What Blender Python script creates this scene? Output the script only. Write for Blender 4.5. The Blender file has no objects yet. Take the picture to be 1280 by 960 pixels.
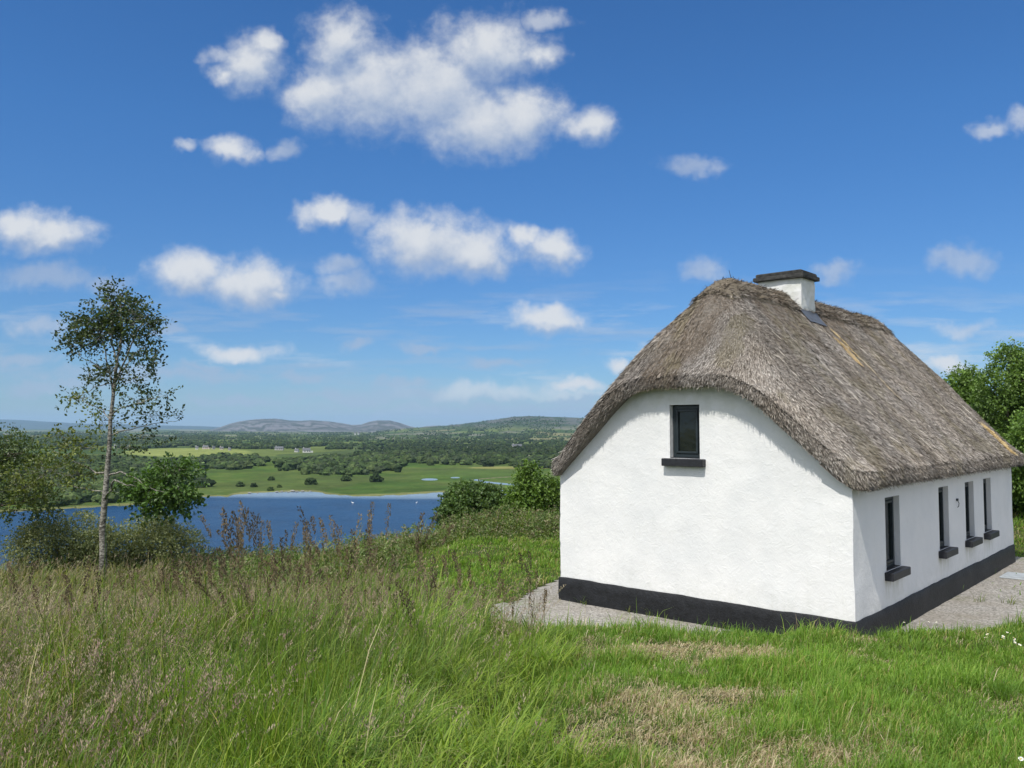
import bpy, math, random
import numpy as np
from mathutils import Vector, Matrix
R = math.radians
random.seed(7); rng = np.random.default_rng(7)
scene = bpy.context.scene
COL = scene.collection

# ------------------------------------------------------------------ camera, world, sun, exposure
FOC = 1030.0; PITCH = R(3.0); CZ = 3.62
cam = bpy.data.cameras.new('camera'); camo = bpy.data.objects.new('camera', cam); COL.objects.link(camo)
camo.location = (0, 0, CZ); camo.rotation_euler = (R(90) + PITCH, 0, 0)
cam.sensor_width = 36; cam.lens = FOC / 1280 * 36; cam.clip_start = 0.05; cam.clip_end = 90000
scene.camera = camo
SUN_EL = R(57); SUN_H = np.array([0.515, 0.857])
sl = bpy.data.lights.new('sun', 'SUN'); sl.energy = 3.3; sl.angle = R(0.53); sl.color = (1, .955, .88)
so = bpy.data.objects.new('sun', sl); COL.objects.link(so)
tv = Vector((SUN_H[0] * math.cos(SUN_EL), SUN_H[1] * math.cos(SUN_EL), -math.sin(SUN_EL)))
so.rotation_euler = tv.to_track_quat('-Z', 'Y').to_euler(); so.location = (-20, -30, 60)
vs = scene.view_settings; vs.view_transform = 'Standard'; vs.look = 'None'; vs.exposure = 0.46; vs.gamma = 1.0
vs.use_curve_mapping = False
try:
    scene.cycles.volume_bounces = 0; scene.cycles.max_bounces = 6; scene.cycles.transparent_max_bounces = 8
except Exception: pass

def ray(px, py):
    cx = (px - 640) / FOC; cy = (480 - py) / FOC
    return np.array([cx, math.cos(PITCH) - math.sin(PITCH) * cy, math.sin(PITCH) + math.cos(PITCH) * cy])
def at(px, py, Y):
    d = ray(px, py); t = Y / d[1]
    return np.array([d[0] * t, Y, CZ + d[2] * t])

# node helpers
class NT:
    def __init__(s, tree): s.t = tree; s.n = tree.nodes; s.l = tree.links
    def add(s, typ, **kw):
        n = s.n.new(typ)
        for k, v in kw.items():
            if k == 'ins':
                for a, b in v.items():
                    if isinstance(b, bpy.types.NodeSocket): s.l.new(b, n.inputs[a])
                    else: n.inputs[a].default_value = b
            else: setattr(n, k, v)
        return n
    def math(s, op, a, b=0.0, c=0.0, clamp=False):
        n = s.n.new('ShaderNodeMath'); n.operation = op; n.use_clamp = clamp
        for i, v in enumerate((a, b, c)):
            if isinstance(v, bpy.types.NodeSocket): s.l.new(v, n.inputs[i])
            else: n.inputs[i].default_value = v
        return n.outputs[0]
    def vmath(s, op, a, b=(0, 0, 0)):
        n = s.n.new('ShaderNodeVectorMath'); n.operation = op
        for i, v in enumerate((a, b)):
            if isinstance(v, bpy.types.NodeSocket): s.l.new(v, n.inputs[i])
            else: n.inputs[i].default_value = v
        return n.outputs['Value'] if op in ('LENGTH', 'DOT_PRODUCT', 'DISTANCE') else n.outputs['Vector']
    def noise(s, vec, scale, detail=3.0, rough=.5, out='Fac', dist=0.0, typ=None):
        n = s.n.new('ShaderNodeTexNoise')
        if vec is not None: s.l.new(vec, n.inputs['Vector'])
        n.inputs['Scale'].default_value = scale; n.inputs['Detail'].default_value = detail
        n.inputs['Roughness'].default_value = rough; n.inputs['Distortion'].default_value = dist
        return n.outputs[out]
    def maprange(s, v, a, b, c=0.0, d=1.0, smooth=False):
        n = s.n.new('ShaderNodeMapRange'); n.interpolation_type = 'SMOOTHSTEP' if smooth else 'LINEAR'
        s.l.new(v, n.inputs['Value'])
        for k, x in zip(('From Min', 'From Max', 'To Min', 'To Max'), (a, b, c, d)): n.inputs[k].default_value = x
        return n.outputs['Result']
    def mix(s, f, a, b, typ='MIX'):
        n = s.n.new('ShaderNodeMix'); n.data_type = 'RGBA'; n.blend_type = typ
        for k, v in ((0, f), (6, a), (7, b)):
            if isinstance(v, bpy.types.NodeSocket): s.l.new(v, n.inputs[k])
            else: n.inputs[k].default_value = v if k == 0 else (*v, 1)[:4]
        return n.outputs[2]

def build_world():
    w = bpy.data.worlds.new('World'); scene.world = w; w.use_nodes = True
    T = NT(w.node_tree); T.n.clear()
    sky = T.add('ShaderNodeTexSky', sky_type='NISHITA', sun_disc=False, sun_elevation=SUN_EL,
                sun_rotation=math.atan2(-SUN_H[0], -SUN_H[1]), altitude=50, air_density=1.0, dust_density=.15, ozone_density=3.2)
    hs = T.add('ShaderNodeHueSaturation', ins={'Saturation': 1.15, 'Color': sky.outputs[0]})
    tc = T.add('ShaderNodeTexCoord')
    sep = T.add('ShaderNodeSeparateXYZ', ins={0: tc.outputs['Generated']})
    lo = T.mix(T.maprange(sep.outputs[2], -.02, .34, 0, 1), (.43, .575, .82), (.50, .80, 1.06))
    skc = T.mix(1.0, hs.outputs[0], lo, 'MULTIPLY')
    bg = T.add('ShaderNodeBackground', ins={'Color': skc, 'Strength': SKY})
    yy = T.math('MAXIMUM', sep.outputs[1], .02)
    X = T.math('DIVIDE', sep.outputs[0], yy); Z = T.math('DIVIDE', sep.outputs[2], yy)
    P = T.add('ShaderNodeCombineXYZ', ins={0: X, 1: Z}).outputs[0]
    # warp of the cloud field: soft billows + fine wisps
    n1 = T.vmath('SUBTRACT', T.noise(P, 16, 3, .55, 'Color'), (.5, .5, .5))
    n1 = T.vmath('MULTIPLY', n1, (.055, .042, 0))
    n2 = T.vmath('SUBTRACT', T.noise(P, 55, 3, .55, 'Color'), (.5, .5, .5))
    n2 = T.vmath('MULTIPLY', n2, (.016, .014, 0))
    PW = T.vmath('ADD', T.vmath('ADD', P, n1), n2)
    B = [(425,55,42,44,1),(400,120,44,42,1),(470,110,70,58,1),(545,110,80,60,1),(612,62,66,42,1),(600,150,78,46,1),
         (655,150,50,40,1),(735,157,34,24,.95),(672,72,36,20,.85),(680,25,30,12,.6),(310,82,40,36,1),(332,58,24,22,.9),(280,98,24,20,.8),(275,70,20,14,.55),
         (287,188,40,19,.9),(352,188,20,13,.6),(225,182,14,8,.5),(405,265,36,17,1),(448,272,22,20,.6),
         (530,300,66,36,1.05),(585,312,56,28,1.05),(692,313,38,22,1),(655,300,22,16,.8),
         (60,292,60,24,1),(25,283,34,20,1),(235,340,42,28,1.05),(312,352,58,30,1.05),(345,365,30,14,.8),
         (425,335,28,14,.65),(432,354,36,13,.65),(683,396,44,18,1.05),(50,410,42,13,.75),(130,354,28,15,.65),(60,345,70,16,.5),
         (297,440,50,12,.95),(880,337,26,14,.75),(868,208,36,14,.55),(1045,342,26,13,.55),(1205,325,34,18,.65),
         (1238,158,24,12,.7),(1278,152,24,15,.75),(1185,454,42,15,.85),(776,455,22,13,.8),(815,435,14,8,.7),(1210,410,34,10,.45),
         (720,483,40,10,.85),(715,497,60,10,.7),(560,492,190,13,.55),(430,496,70,9,.6),(20,450,50,9,.65),(40,487,46,9,.65),
         (640,515,260,14,.45),(180,470,160,10,.35),(215,418,26,8,.5),(615,455,40,8,.6),(500,478,50,7,.5),(380,470,40,7,.5),(700,510,70,9,.7),(300,500,60,7,.5),(530,440,26,7,.45),(450,428,20,7,.45),(95,480,40,7,.5),(250,460,30,6,.45),(1010,480,120,14,.5),(-330,200,140,60,1),(1560,240,190,60,1),(-300,400,200,40,1),(1800,420,260,30,1)]
    def field(V, Bs=None):
        out = None
        for px, py, rx, ry, wt in (Bs or [b for b in B if b[4] >= .8]):
            d = ray(px, py); c = (d[0] / d[1], d[2] / d[1])
            q = T.vmath('SUBTRACT', V, (c[0], c[1], 0))
            q = T.vmath('MULTIPLY', q, (FOC / rx / 1.22, FOC / ry / 1.22, 0))
            v = T.math('SUBTRACT', wt, T.vmath('LENGTH', q))
            out = v if out is None else T.math('SMOOTH_MAX', out, v, .18)
        return out
    f0 = field(PW)
    fine = T.math('SUBTRACT', T.noise(P, 38, 6, .62), .5)
    fA = T.math('ADD', f0, T.math('MULTIPLY', fine, .88))
    alpha = T.maprange(fA, -.20, .74, 0, .95, True)
    fw = T.math('ADD', field(PW, [(a, b, c * 1.1, d * 1.1, 1.0) for a, b, c, d, e in B if e < .8]), T.math('MULTIPLY', fine, 1.1))
    alpha = T.math('MAXIMUM', alpha, T.maprange(fw, -.1, .85, 0, .62, True))
    fwd = T.maprange(sep.outputs[1], .1, .3, 0, 1)
    alpha = T.math('MULTIPLY', alpha, fwd)
    # thin veil low in the sky
    st = T.vmath('MULTIPLY', P, (3.0, 22.0, 0)); ve = T.noise(st, 2.2, 5, .6)
    vz = T.math('MULTIPLY', T.maprange(Z, .02, .07, 0, 1, True), T.maprange(Z, .10, .22, 1, 0, True))
    veil = T.math('MULTIPLY', T.math('MULTIPLY', T.maprange(ve, .48, .72, 0, .6), vz), fwd)
    alpha = T.math('MAXIMUM', alpha, veil)
    # light on the clouds: denser upper-left side bright, undersides greyer
    f1 = field(T.vmath('ADD', PW, (-.006, .026, 0)))
    shade = T.math('SUBTRACT', f0, f1)
    sh = T.math('ADD', T.math('MULTIPLY', shade, .85), T.math('MULTIPLY', fine, .75))
    lit = T.maprange(sh, -.38, .62, 0, 1, True)
    colr = T.mix(lit, (.30, .36, .47), (.545, .56, .58))
    # cloud added behind and overhead, brighter and denser to lift the fill light
    D = tc.outputs['Generated']
    oth = T.math('MULTIPLY', T.maprange(T.noise(T.vmath('MULTIPLY', D, (1, 1, 1.8)), 2.6, 6, .6), -.1 + .52, .53, 0, .95, True), T.maprange(sep.outputs[2], .0, .06, 0, 1))
    oth = T.math('MULTIPLY', oth, T.math('MAXIMUM', T.maprange(sep.outputs[1], .55, .35, 0, 1, True), T.maprange(sep.outputs[2], .62, .75, 0, 1, True)))
    colr = T.mix(T.math('MULTIPLY', oth, 1.0, clamp=True), colr, (.95, .97, 1.0)); alpha = T.math('MAXIMUM', alpha, oth)
    bc = T.add('ShaderNodeBackground', ins={'Color': colr, 'Strength': 1.0})
    mx = T.add('ShaderNodeMixShader', ins={0: alpha, 1: bg.outputs[0], 2: bc.outputs[0]})
    T.add('ShaderNodeOutputWorld', ins={0: mx.outputs[0]})
    w.cycles.sampling_method = 'MANUAL'; w.cycles.sample_map_resolution = 512
SKY = 0.085
build_world()

# ------------------------------------------------------------------ helpers
def vnoise(x, y, seed=0):
    x = np.asarray(x, float); y = np.asarray(y, float)
    xi = np.floor(x).astype(np.int64); yi = np.floor(y).astype(np.int64); xf = x - xi; yf = y - yi
    def h(a, b):
        n = (a * 374761393 + b * 668265263 + seed * 974634777) & 0xffffffff
        n = ((n ^ (n >> 13)) * 1274126177) & 0xffffffff
        return ((n ^ (n >> 16)) & 0xffff) / 65535.0
    u = xf * xf * (3 - 2 * xf); v = yf * yf * (3 - 2 * yf)
    return (h(xi, yi) * (1 - u) + h(xi + 1, yi) * u) * (1 - v) + (h(xi, yi + 1) * (1 - u) + h(xi + 1, yi + 1) * u) * v
def fbm(x, y, seed=0, o=4):
    r = 0; a = .5; s = 0
    for k in range(o):
        r = r + a * vnoise(x * 2 ** k + 17.3 * k, y * 2 ** k - 9.1 * k, seed + k); s += a; a *= .5
    return r / s
def sstep(a, b, x):
    t = np.clip((x - a) / (b - a), 0, 1); return t * t * (3 - 2 * t)

def mesh_obj(name, verts, faces, mat, parent=None, cols=None, smooth=False, matidx=None):
    """verts (N,3); faces: list of (M,k) int arrays"""
    me = bpy.data.meshes.new(name)
    if isinstance(faces, np.ndarray): faces = [faces]
    faces = [np.asarray(f, dtype=np.int32) for f in faces if len(f)]
    verts = np.asarray(verts, dtype=np.float32)
    nl = sum(f.size for f in faces); nf = sum(len(f) for f in faces)
    me.vertices.add(len(verts)); me.vertices.foreach_set('co', verts.ravel())
    me.loops.add(nl); me.loops.foreach_set('vertex_index', np.concatenate([f.ravel() for f in faces]))
    me.polygons.add(nf)
    tot = np.concatenate([np.full(len(f), f.shape[1]) for f in faces]).astype(np.int32)
    me.polygons.foreach_set('loop_start', np.concatenate([[0], np.cumsum(tot)[:-1]]).astype(np.int32))
    try: me.polygons.foreach_set('loop_total', tot)
    except Exception: pass
    me.polygons.foreach_set('use_smooth', np.full(nf, smooth))
    if cols is not None:
        a = me.color_attributes.new('Col', 'FLOAT_COLOR', 'POINT')
        c = np.ones((len(verts), 4), np.float32); c[:, :3] = cols; a.data.foreach_set('color', c.ravel())
    if matidx is not None: me.polygons.foreach_set('material_index', np.asarray(matidx, np.int32))
    me.update(calc_edges=True); me.validate()
    for m in (mat if isinstance(mat, (list, tuple)) else [mat]): me.materials.append(m)
    o = bpy.data.objects.new(name, me); COL.objects.link(o)
    if parent: o.parent = parent
    return o
def tag(o, label=None, cat=None, group=None, kind=None):
    if label: o['label'] = label
    if cat: o['category'] = cat
    if group: o['group'] = group
    if kind: o['kind'] = kind
    return o
def empty(name, loc, rz=0.0, **kw):
    o = bpy.data.objects.new(name, None); COL.objects.link(o); o.location = loc; o.rotation_euler = (0, 0, rz)
    o.empty_display_size = .3
    return tag(o, **kw)

class MB:
    """collects simple solids into one mesh"""
    def __init__(s): s.v = []; s.f = []; s.c = []; s.n = 0
    def add(s, v, f, col=None):
        v = np.asarray(v, float)
        for q in f: s.f.append([i + s.n for i in q])
        s.v.append(v); s.n += len(v); s.c.append(np.tile(col if col is not None else (1, 1, 1), (len(v), 1)))
    def box(s, a, b, jit=0.0, bev=0.0):
        (x0, y0, z0), (x1, y1, z1) = a, b
        if bev <= 0:
            v = np.array([(x, y, z) for z in (z0, z1) for y in (y0, y1) for x in (x0, x1)], float)
            if jit: v += rng.normal(0, jit, v.shape)
            s.add(v, [(0, 2, 3, 1), (4, 5, 7, 6), (0, 1, 5, 4), (2, 6, 7, 3), (0, 4, 6, 2), (1, 3, 7, 5)]); return
        # chamfered box
        v = []; idx = {}
        for iz, z in enumerate((z0, z1)):
            for iy, y in enumerate((y0, y1)):
                for ix, x in enumerate((x0, x1)):
                    sx, sy, sz = (1 if ix == 0 else -1), (1 if iy == 0 else -1), (1 if iz == 0 else -1)
                    idx[ix, iy, iz] = len(v)
                    v += [(x, y + sy * bev, z + sz * bev), (x + sx * bev, y, z + sz * bev), (x + sx * bev, y + sy * bev, z)]
        v = np.array(v, float)
        if jit: v += rng.normal(0, jit, v.shape)
        f = []; I = lambda i, j, k, a: idx[i, j, k] + a
        for i in (0, 1): f.append([I(i, 0, 0, 0), I(i, 0, 1, 0), I(i, 1, 1, 0), I(i, 1, 0, 0)][::(1 if i == 0 else -1)])
        for j in (0, 1): f.append([I(0, j, 0, 1), I(1, j, 0, 1), I(1, j, 1, 1), I(0, j, 1, 1)][::(1 if j == 0 else -1)])
        for k in (0, 1): f.append([I(0, 0, k, 2), I(0, 1, k, 2), I(1, 1, k, 2), I(1, 0, k, 2)][::(1 if k == 0 else -1)])
        for i in (0, 1):
            for j in (0, 1): f.append([I(i, j, 0, 0), I(i, j, 1, 0), I(i, j, 1, 1), I(i, j, 0, 1)])
            for k in (0, 1): f.append([I(i, 0, k, 0), I(i, 1, k, 0), I(i, 1, k, 2), I(i, 0, k, 2)])
        for j in (0, 1):
            for k in (0, 1): f.append([I(0, j, k, 1), I(1, j, k, 1), I(1, j, k, 2), I(0, j, k, 2)])
        for i in (0, 1):
            for j in (0, 1):
                for k in (0, 1): f.append([I(i, j, k, 0), I(i, j, k, 1), I(i, j, k, 2)])
        s.add(v, f)
    def tube(s, pts, rad, sides=6, col=None):
        pts = np.asarray(pts, float); n = len(pts); v = []
        tg = np.gradient(pts, axis=0); tg /= np.linalg.norm(tg, axis=1)[:, None] + 1e-9
        for i in range(n):
            a = np.cross(tg[i], (0.3, .9, .25)); a /= np.linalg.norm(a) + 1e-9; b = np.cross(tg[i], a)
            for k in range(sides):
                t = 2 * math.pi * k / sides
                v.append(pts[i] + rad[i] * (a * math.cos(t) + b * math.sin(t)))
        f = [(i * sides + k, i * sides + (k + 1) % sides, (i + 1) * sides + (k + 1) % sides, (i + 1) * sides + k)
             for i in range(n - 1) for k in range(sides)]
        f.append(tuple(range(sides))[::-1]); f.append(tuple((n - 1) * sides + k for k in range(sides)))
        s.add(v, f, col)
    def build(s, name, mat, parent=None, smooth=False, cols=False, recalc=True):
        me = bpy.data.meshes.new(name); V = np.concatenate(s.v)
        me.from_pydata([tuple(p) for p in V], [], s.f)
        if cols:
            a = me.color_attributes.new('Col', 'FLOAT_COLOR', 'POINT')
            c = np.ones((len(V), 4), np.float32); c[:, :3] = np.concatenate(s.c); a.data.foreach_set('color', c.ravel())
        if recalc:
            import bmesh
            bm = bmesh.new(); bm.from_mesh(me); bmesh.ops.recalc_face_normals(bm, faces=bm.faces); bm.to_mesh(me); bm.free()
        me.polygons.foreach_set('use_smooth', np.full(len(me.polygons), smooth))
        me.materials.append(mat); o = bpy.data.objects.new(name, me); COL.objects.link(o)
        if parent: o.parent = parent
        return o

# ------------------------------------------------------------------ materials
def new_mat(name):
    m = bpy.data.materials.new(name); m.use_nodes = True; T = NT(m.node_tree); T.n.clear()
    out = T.add('ShaderNodeOutputMaterial'); return m, T, out
def pos(T): return T.add('ShaderNodeNewGeometry').outputs['Position']
def objco(T): return T.add('ShaderNodeTexCoord').outputs['Object']
def bump(T, h, dist, strength=1.0, normal=None):
    b = T.add('ShaderNodeBump', ins={'Height': h, 'Distance': dist, 'Strength': strength})
    if normal is not None: T.l.new(normal, b.inputs['Normal'])
    return b.outputs[0]
def attr(T): return T.add('ShaderNodeAttribute', attribute_name='Col').outputs['Color']

def m_leaf(name, trans=.35, rough=.55, spec=.25, tcol=(1.25, 1.3, .55)):
    m, T, out = new_mat(name); c = attr(T)
    p = T.add('ShaderNodeBsdfPrincipled', ins={'Base Color': c, 'Roughness': rough, 'Specular IOR Level': spec})
    tc = T.mix(1.0, c, tcol, 'MULTIPLY')
    t = T.add('ShaderNodeBsdfTranslucent', ins={'Color': tc})
    x = T.add('ShaderNodeMixShader', ins={0: trans, 1: p.outputs[0], 2: t.outputs[0]})
    T.l.new(x.outputs[0], out.inputs[0]); return m
M_GRASS = m_leaf('grass_blades', .45, .5, .3)
M_LEAF = m_leaf('leaves', .32, .45, .35)
M_DRY = m_leaf('seed_heads', .2, .8, .1, (1, 1, 1))

def m_simple(name, col, rough=.7, nscale=8, var=.25, bd=.004, bscale=60, spec=.3, metal=0):
    m, T, out = new_mat(name); P = objco(T)
    n = T.noise(P, nscale, 5, .6); c = T.mix(T.maprange(n, .3, .7), tuple(x * (1 - var) for x in col), tuple(min(1, x * (1 + var)) for x in col))
    b = bump(T, T.noise(P, bscale, 4, .6), bd)
    p = T.add('ShaderNodeBsdfPrincipled', ins={'Base Color': c, 'Roughness': rough, 'Normal': b, 'Specular IOR Level': spec, 'Metallic': metal})
    T.l.new(p.outputs[0], out.inputs[0]); return m

def m_wall():
    m, T, out = new_mat('lime_washed_render'); P = objco(T)
    big = T.noise(P, 1.1, 4, .6); fine = T.noise(P, 26, 5, .65); trow = T.noise(P, 5.5, 5, .6, dist=1.2)
    c = T.mix(T.maprange(big, .35, .75), (.74, .74, .73), (.66, .67, .67))
    scr = T.maprange(T.noise(P, 9, 6, .72, dist=1.5), .58, .68, 0, .5)
    pat = T.maprange(T.noise(P, 1.9, 3, .6), .5, .68)
    c = T.mix(T.math('MULTIPLY', scr, pat), c, (.50, .50, .45))
    sep = T.add('ShaderNodeSeparateXYZ', ins={0: P})
    top_ = T.math('MULTIPLY', T.maprange(sep.outputs[2], 3.6, 4.25, 0, .35), T.maprange(T.noise(P, 3, 4, .6), .35, .6)); c = T.mix(top_, c, (.40, .42, .30))
    low = T.math('MULTIPLY', T.maprange(sep.outputs[2], .5, 1.0, .30, 0), T.maprange(T.noise(P, 6, 5, .7), .45, .7))
    c = T.mix(low, c, (.40, .42, .36))
    st = T.vmath('MULTIPLY', P, (7, 7, .8)); stain = T.maprange(T.noise(st, 1.2, 4, .65), .60, .78, 0, .20)
    c = T.mix(stain, c, (.44, .45, .38))
    for a0, a1, zz in ((1.47, 2.44, .95), (4.8, 5.7, .95), (6.9, 7.83, .95), (8.6, 9.5, .95)):
        dx = T.math('MULTIPLY', T.maprange(sep.outputs[0], a0 - .03, a0 + .06), T.maprange(sep.outputs[0], a1 + .03, a1 - .06))
        dz = T.math('MULTIPLY', T.maprange(sep.outputs[2], zz - .42, zz - .02, 0, 1), T.maprange(sep.outputs[2], zz, zz + .01, 1, 0))
        dr = T.math('MULTIPLY', T.math('MULTIPLY', dx, dz), T.maprange(T.noise(T.vmath('MULTIPLY', P, (9, 9, 1.2)), 1.5, 4, .6), .42, .65, 0, .55))
        c = T.mix(dr, c, (.36, .38, .24))
    ridge = T.math('ABSOLUTE', T.math('SUBTRACT', trow, .5))
    h = T.math('ADD', T.math('MULTIPLY', ridge, 1.6), T.math('MULTIPLY', fine, .35))
    b = bump(T, T.math('ADD', h, T.math('MULTIPLY', T.noise(P, 2.5, 3, .5), 2.0)), .014, .5)
    p = T.add('ShaderNodeBsdfPrincipled', ins={'Base Color': c, 'Roughness': .85, 'Normal': b, 'Specular IOR Level': .2})
    T.l.new(p.outputs[0], out.inputs[0]); return m
M_WALL = m_wall()
M_BLACK = m_simple('black_masonry_paint', (.011, .012, .0145), .6, 7, .5, .012, 22, .35)
M_SILL = m_simple('painted_concrete_sill', (.017, .018, .022), .5, 14, .4, .004, 50, .4)
M_FRAME = m_simple('dark_window_paint', (.018, .026, .030), .38, 10, .25, .001, 60, .45)
M_CAP = m_simple('weathered_dark_concrete', (.045, .045, .043), .9, 12, .6, .02, 30)
M_LEAD = m_simple('lead_sheet', (.09, .10, .115), .5, 10, .3, .004, 30)
M_STONE = m_simple('grey_stone', (.24, .235, .22), .9, 1.5, .35, .05, 4)

def m_glass():
    m, T, out = new_mat('window_glass')
    P = objco(T); b = bump(T, T.noise(P, 3, 2), .004)
    p = T.add('ShaderNodeBsdfPrincipled', ins={'Base Color': (.008, .011, .011, 1), 'Roughness': .06, 'Normal': b, 'Specular IOR Level': .6})
    T.l.new(p.outputs[0], out.inputs[0]); return m
M_GLASS = m_glass()

def m_thatch(name='weathered_thatch', base=False):
    m, T, out = new_mat(name)
    if base:
        P = objco(T); q = T.vmath('MULTIPLY', P, (30, 5, 5)); n = T.noise(q, 1.6, 5, .7)
        c = T.mix(T.maprange(n, .3, .7), (.09, .078, .065), (.26, .235, .205))
        b = bump(T, n, .04, .9)
    else:
        c = attr(T); P = objco(T); b = bump(T, T.noise(P, 45, 3, .6), .01, .5)
        big = T.maprange(T.noise(P, .9, 4, .6), .35, .7)
        c = T.mix(big, c, T.mix(1.0, c, (.86, .82, .76), 'MULTIPLY'))
    p = T.add('ShaderNodeBsdfPrincipled', ins={'Base Color': c, 'Roughness': .85, 'Normal': b, 'Specular IOR Level': .15})
    T.l.new(p.outputs[0], out.inputs[0]); return m
M_TBASE = m_thatch('thatch_body', True); M_THATCH = m_thatch()

def m_soil():
    m, T, out = new_mat('turf_soil'); P = pos(T)
    n = T.noise(P, .35, 5, .6); f = T.noise(P, 9, 5, .7); g = T.noise(P, 60, 3, .7)
    c = T.mix(T.maprange(n, .35, .65), (.055, .085, .022), (.085, .090, .035))
    c = T.mix(T.maprange(f, .35, .75, 0, .8), c, (.035, .045, .016))
    c = T.mix(T.maprange(g, .45, .75, 0, .5), c, (.20, .23, .08))
    b = bump(T, T.math('ADD', f, T.math('MULTIPLY', g, .5)), .08)
    p = T.add('ShaderNodeBsdfPrincipled', ins={'Base Color': c, 'Roughness': .9, 'Normal': b, 'Specular IOR Level': .1})
    T.l.new(p.outputs[0], out.inputs[0]); return m
def m_gravel():
    m, T, out = new_mat('gravel'); P = pos(T)
    v = T.add('ShaderNodeTexVoronoi', ins={'Vector': P, 'Scale': 30.0}); v2 = T.add('ShaderNodeTexVoronoi', ins={'Vector': P, 'Scale': 95.0})
    n = T.noise(P, .8, 5, .6); g = T.add('ShaderNodeSeparateColor', ins={0: v.outputs['Color']}).outputs[0]
    c = T.mix(g, (.17, .16, .145), (.45, .43, .395))
    c = T.mix(T.maprange(n, .4, .7, 0, .55), c, (.24, .21, .165))
    mo = T.math('MULTIPLY', T.maprange(T.noise(P, .55, 5, .65), .52, .64), T.maprange(T.noise(P, 12, 4, .7), .4, .6))
    c = T.mix(T.math('MULTIPLY', mo, .7), c, (.12, .14, .045))
    h = T.math('ADD', v.outputs['Distance'], T.math('MULTIPLY', v2.outputs['Distance'], .5))
    b = bump(T, h, -.02, .8)
    p = T.add('ShaderNodeBsdfPrincipled', ins={'Base Color': c, 'Roughness': .9, 'Normal': b, 'Specular IOR Level': .15})
    T.l.new(p.outputs[0], out.inputs[0]); return m
def m_bark(name, a, b_, sc=9):
    m, T, out = new_mat(name); P = objco(T); q = T.vmath('MULTIPLY', P, (1, 1, 2.2))
    n = T.noise(q, sc, 6, .7); c = T.mix(T.maprange(n, .42, .6), a, b_); b = bump(T, n, .02)
    p = T.add('ShaderNodeBsdfPrincipled', ins={'Base Color': c, 'Roughness': .85, 'Normal': b, 'Specular IOR Level': .15})
    T.l.new(p.outputs[0], out.inputs[0]); return m
M_BIRCH = m_bark('pale_birch_bark', (.07, .065, .055), (.34, .325, .28))
M_BARK = m_bark('brown_bark', (.045, .038, .028), (.13, .11, .085))

# ------------------------------------------------------------------ near ground
LAKE_Z = -41.38
def crest(x):
    return np.interp(x, [-60, -14, -6, 2, 8, 14, 22, 40], [18, 22, 24.5, 30, 36, 60, 110, 200])
def hz(x, y):
    x = np.asarray(x, float); y = np.asarray(y, float)
    base = 2.02 - .088 * y + .04 * np.sin(x * .9 + .4) - .008 * np.clip(y, -50, 0)
    lipy = 10.15 + .06 * np.clip(x, -3, 9) + .12 * np.sin(x * .8 + 1)
    t1 = sstep(lipy - .3, lipy + 2.0, y)
    bank = base * (1 - t1)
    t2 = sstep(6.5, 20, y); bl = (2.02 - .088 * np.minimum(y, 22)) * (1 - t2) + (-.35) * t2
    w = sstep(-3.2, -.3, x + .10 * np.clip(y - 14, 0, 20) * 0)
    z = bank * w + bl * (1 - w)
    # right-hand side: lawn lifts again behind the gravel
    z = z + sstep(21, 34, y) * sstep(9, 17, x) * 1.3 + sstep(34, 70, y) * sstep(9, 20, x) * 2
    # flat pad under the cottage
    s, u = to_su(x, y)
    dd = np.maximum(np.maximum(-s - .9, s - 13.2), np.maximum(-u - 1.0, u - 7.0))
    pad = 1 - sstep(0, 1.3, dd); z = z * (1 - pad)
    bumps = (fbm(x * .35, y * .35, 3) - .5) * .28 + (fbm(x * 1.4, y * 1.4, 5, 3) - .5) * .10
    z = z + bumps * (1 - pad) * (1 - .5 * sstep(14, 16, y) * sstep(-1, 1, x) * (1 - sstep(26, 30, y)))
    t = np.clip(y - crest(x), 0, 1e9)
    z = z - .30 * t * t / (t + 9)
    z = z + (fbm(x * .05, y * .05, 9) - .5) * 4 * sstep(10, 60, t)
    z = z - .42 * sstep(-2.5, -8, x) * sstep(13, 21, y)
    # land also falls away to the sides
    tl = np.clip(-x - 45, 0, 1e9); z = z - .3 * tl * tl / (tl + 20)
    return np.maximum(z, LAKE_Z - 3)
AX, AY = 5.50, 13.39
VX, VY = .6675, .7446
def to_su(x, y):
    dx = x - AX; dy = y - AY
    return dx * VX + dy * VY, -dx * VY + dy * VX
def grid_faces(nx, ny):
    i = np.arange(nx - 1)[None, :] + nx * np.arange(ny - 1)[:, None]
    return np.stack([i, i + 1, i + nx + 1, i + nx], -1).reshape(-1, 4)

def axis(a, b, near0, near1, step, growth=1.06):
    v = list(np.arange(near0, near1, step)); s = step
    while v[-1] < b: s *= growth; v.append(v[-1] + s)
    s = step; w = [near0]
    while w[-1] > a: s *= growth; w.append(w[-1] - s)
    return np.array(w[:0:-1] + v)
xs = axis(-260, 320, -14, 18, .22); ys = axis(-60, 420, 0, 32, .22)
GX, GY = np.meshgrid(xs, ys)
V = np.stack([GX, GY, hz(GX, GY)], -1).reshape(-1, 3)
tag(mesh_obj('hillside', V, grid_faces(len(xs), len(ys)), m_soil(), smooth=True), kind='structure')

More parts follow.
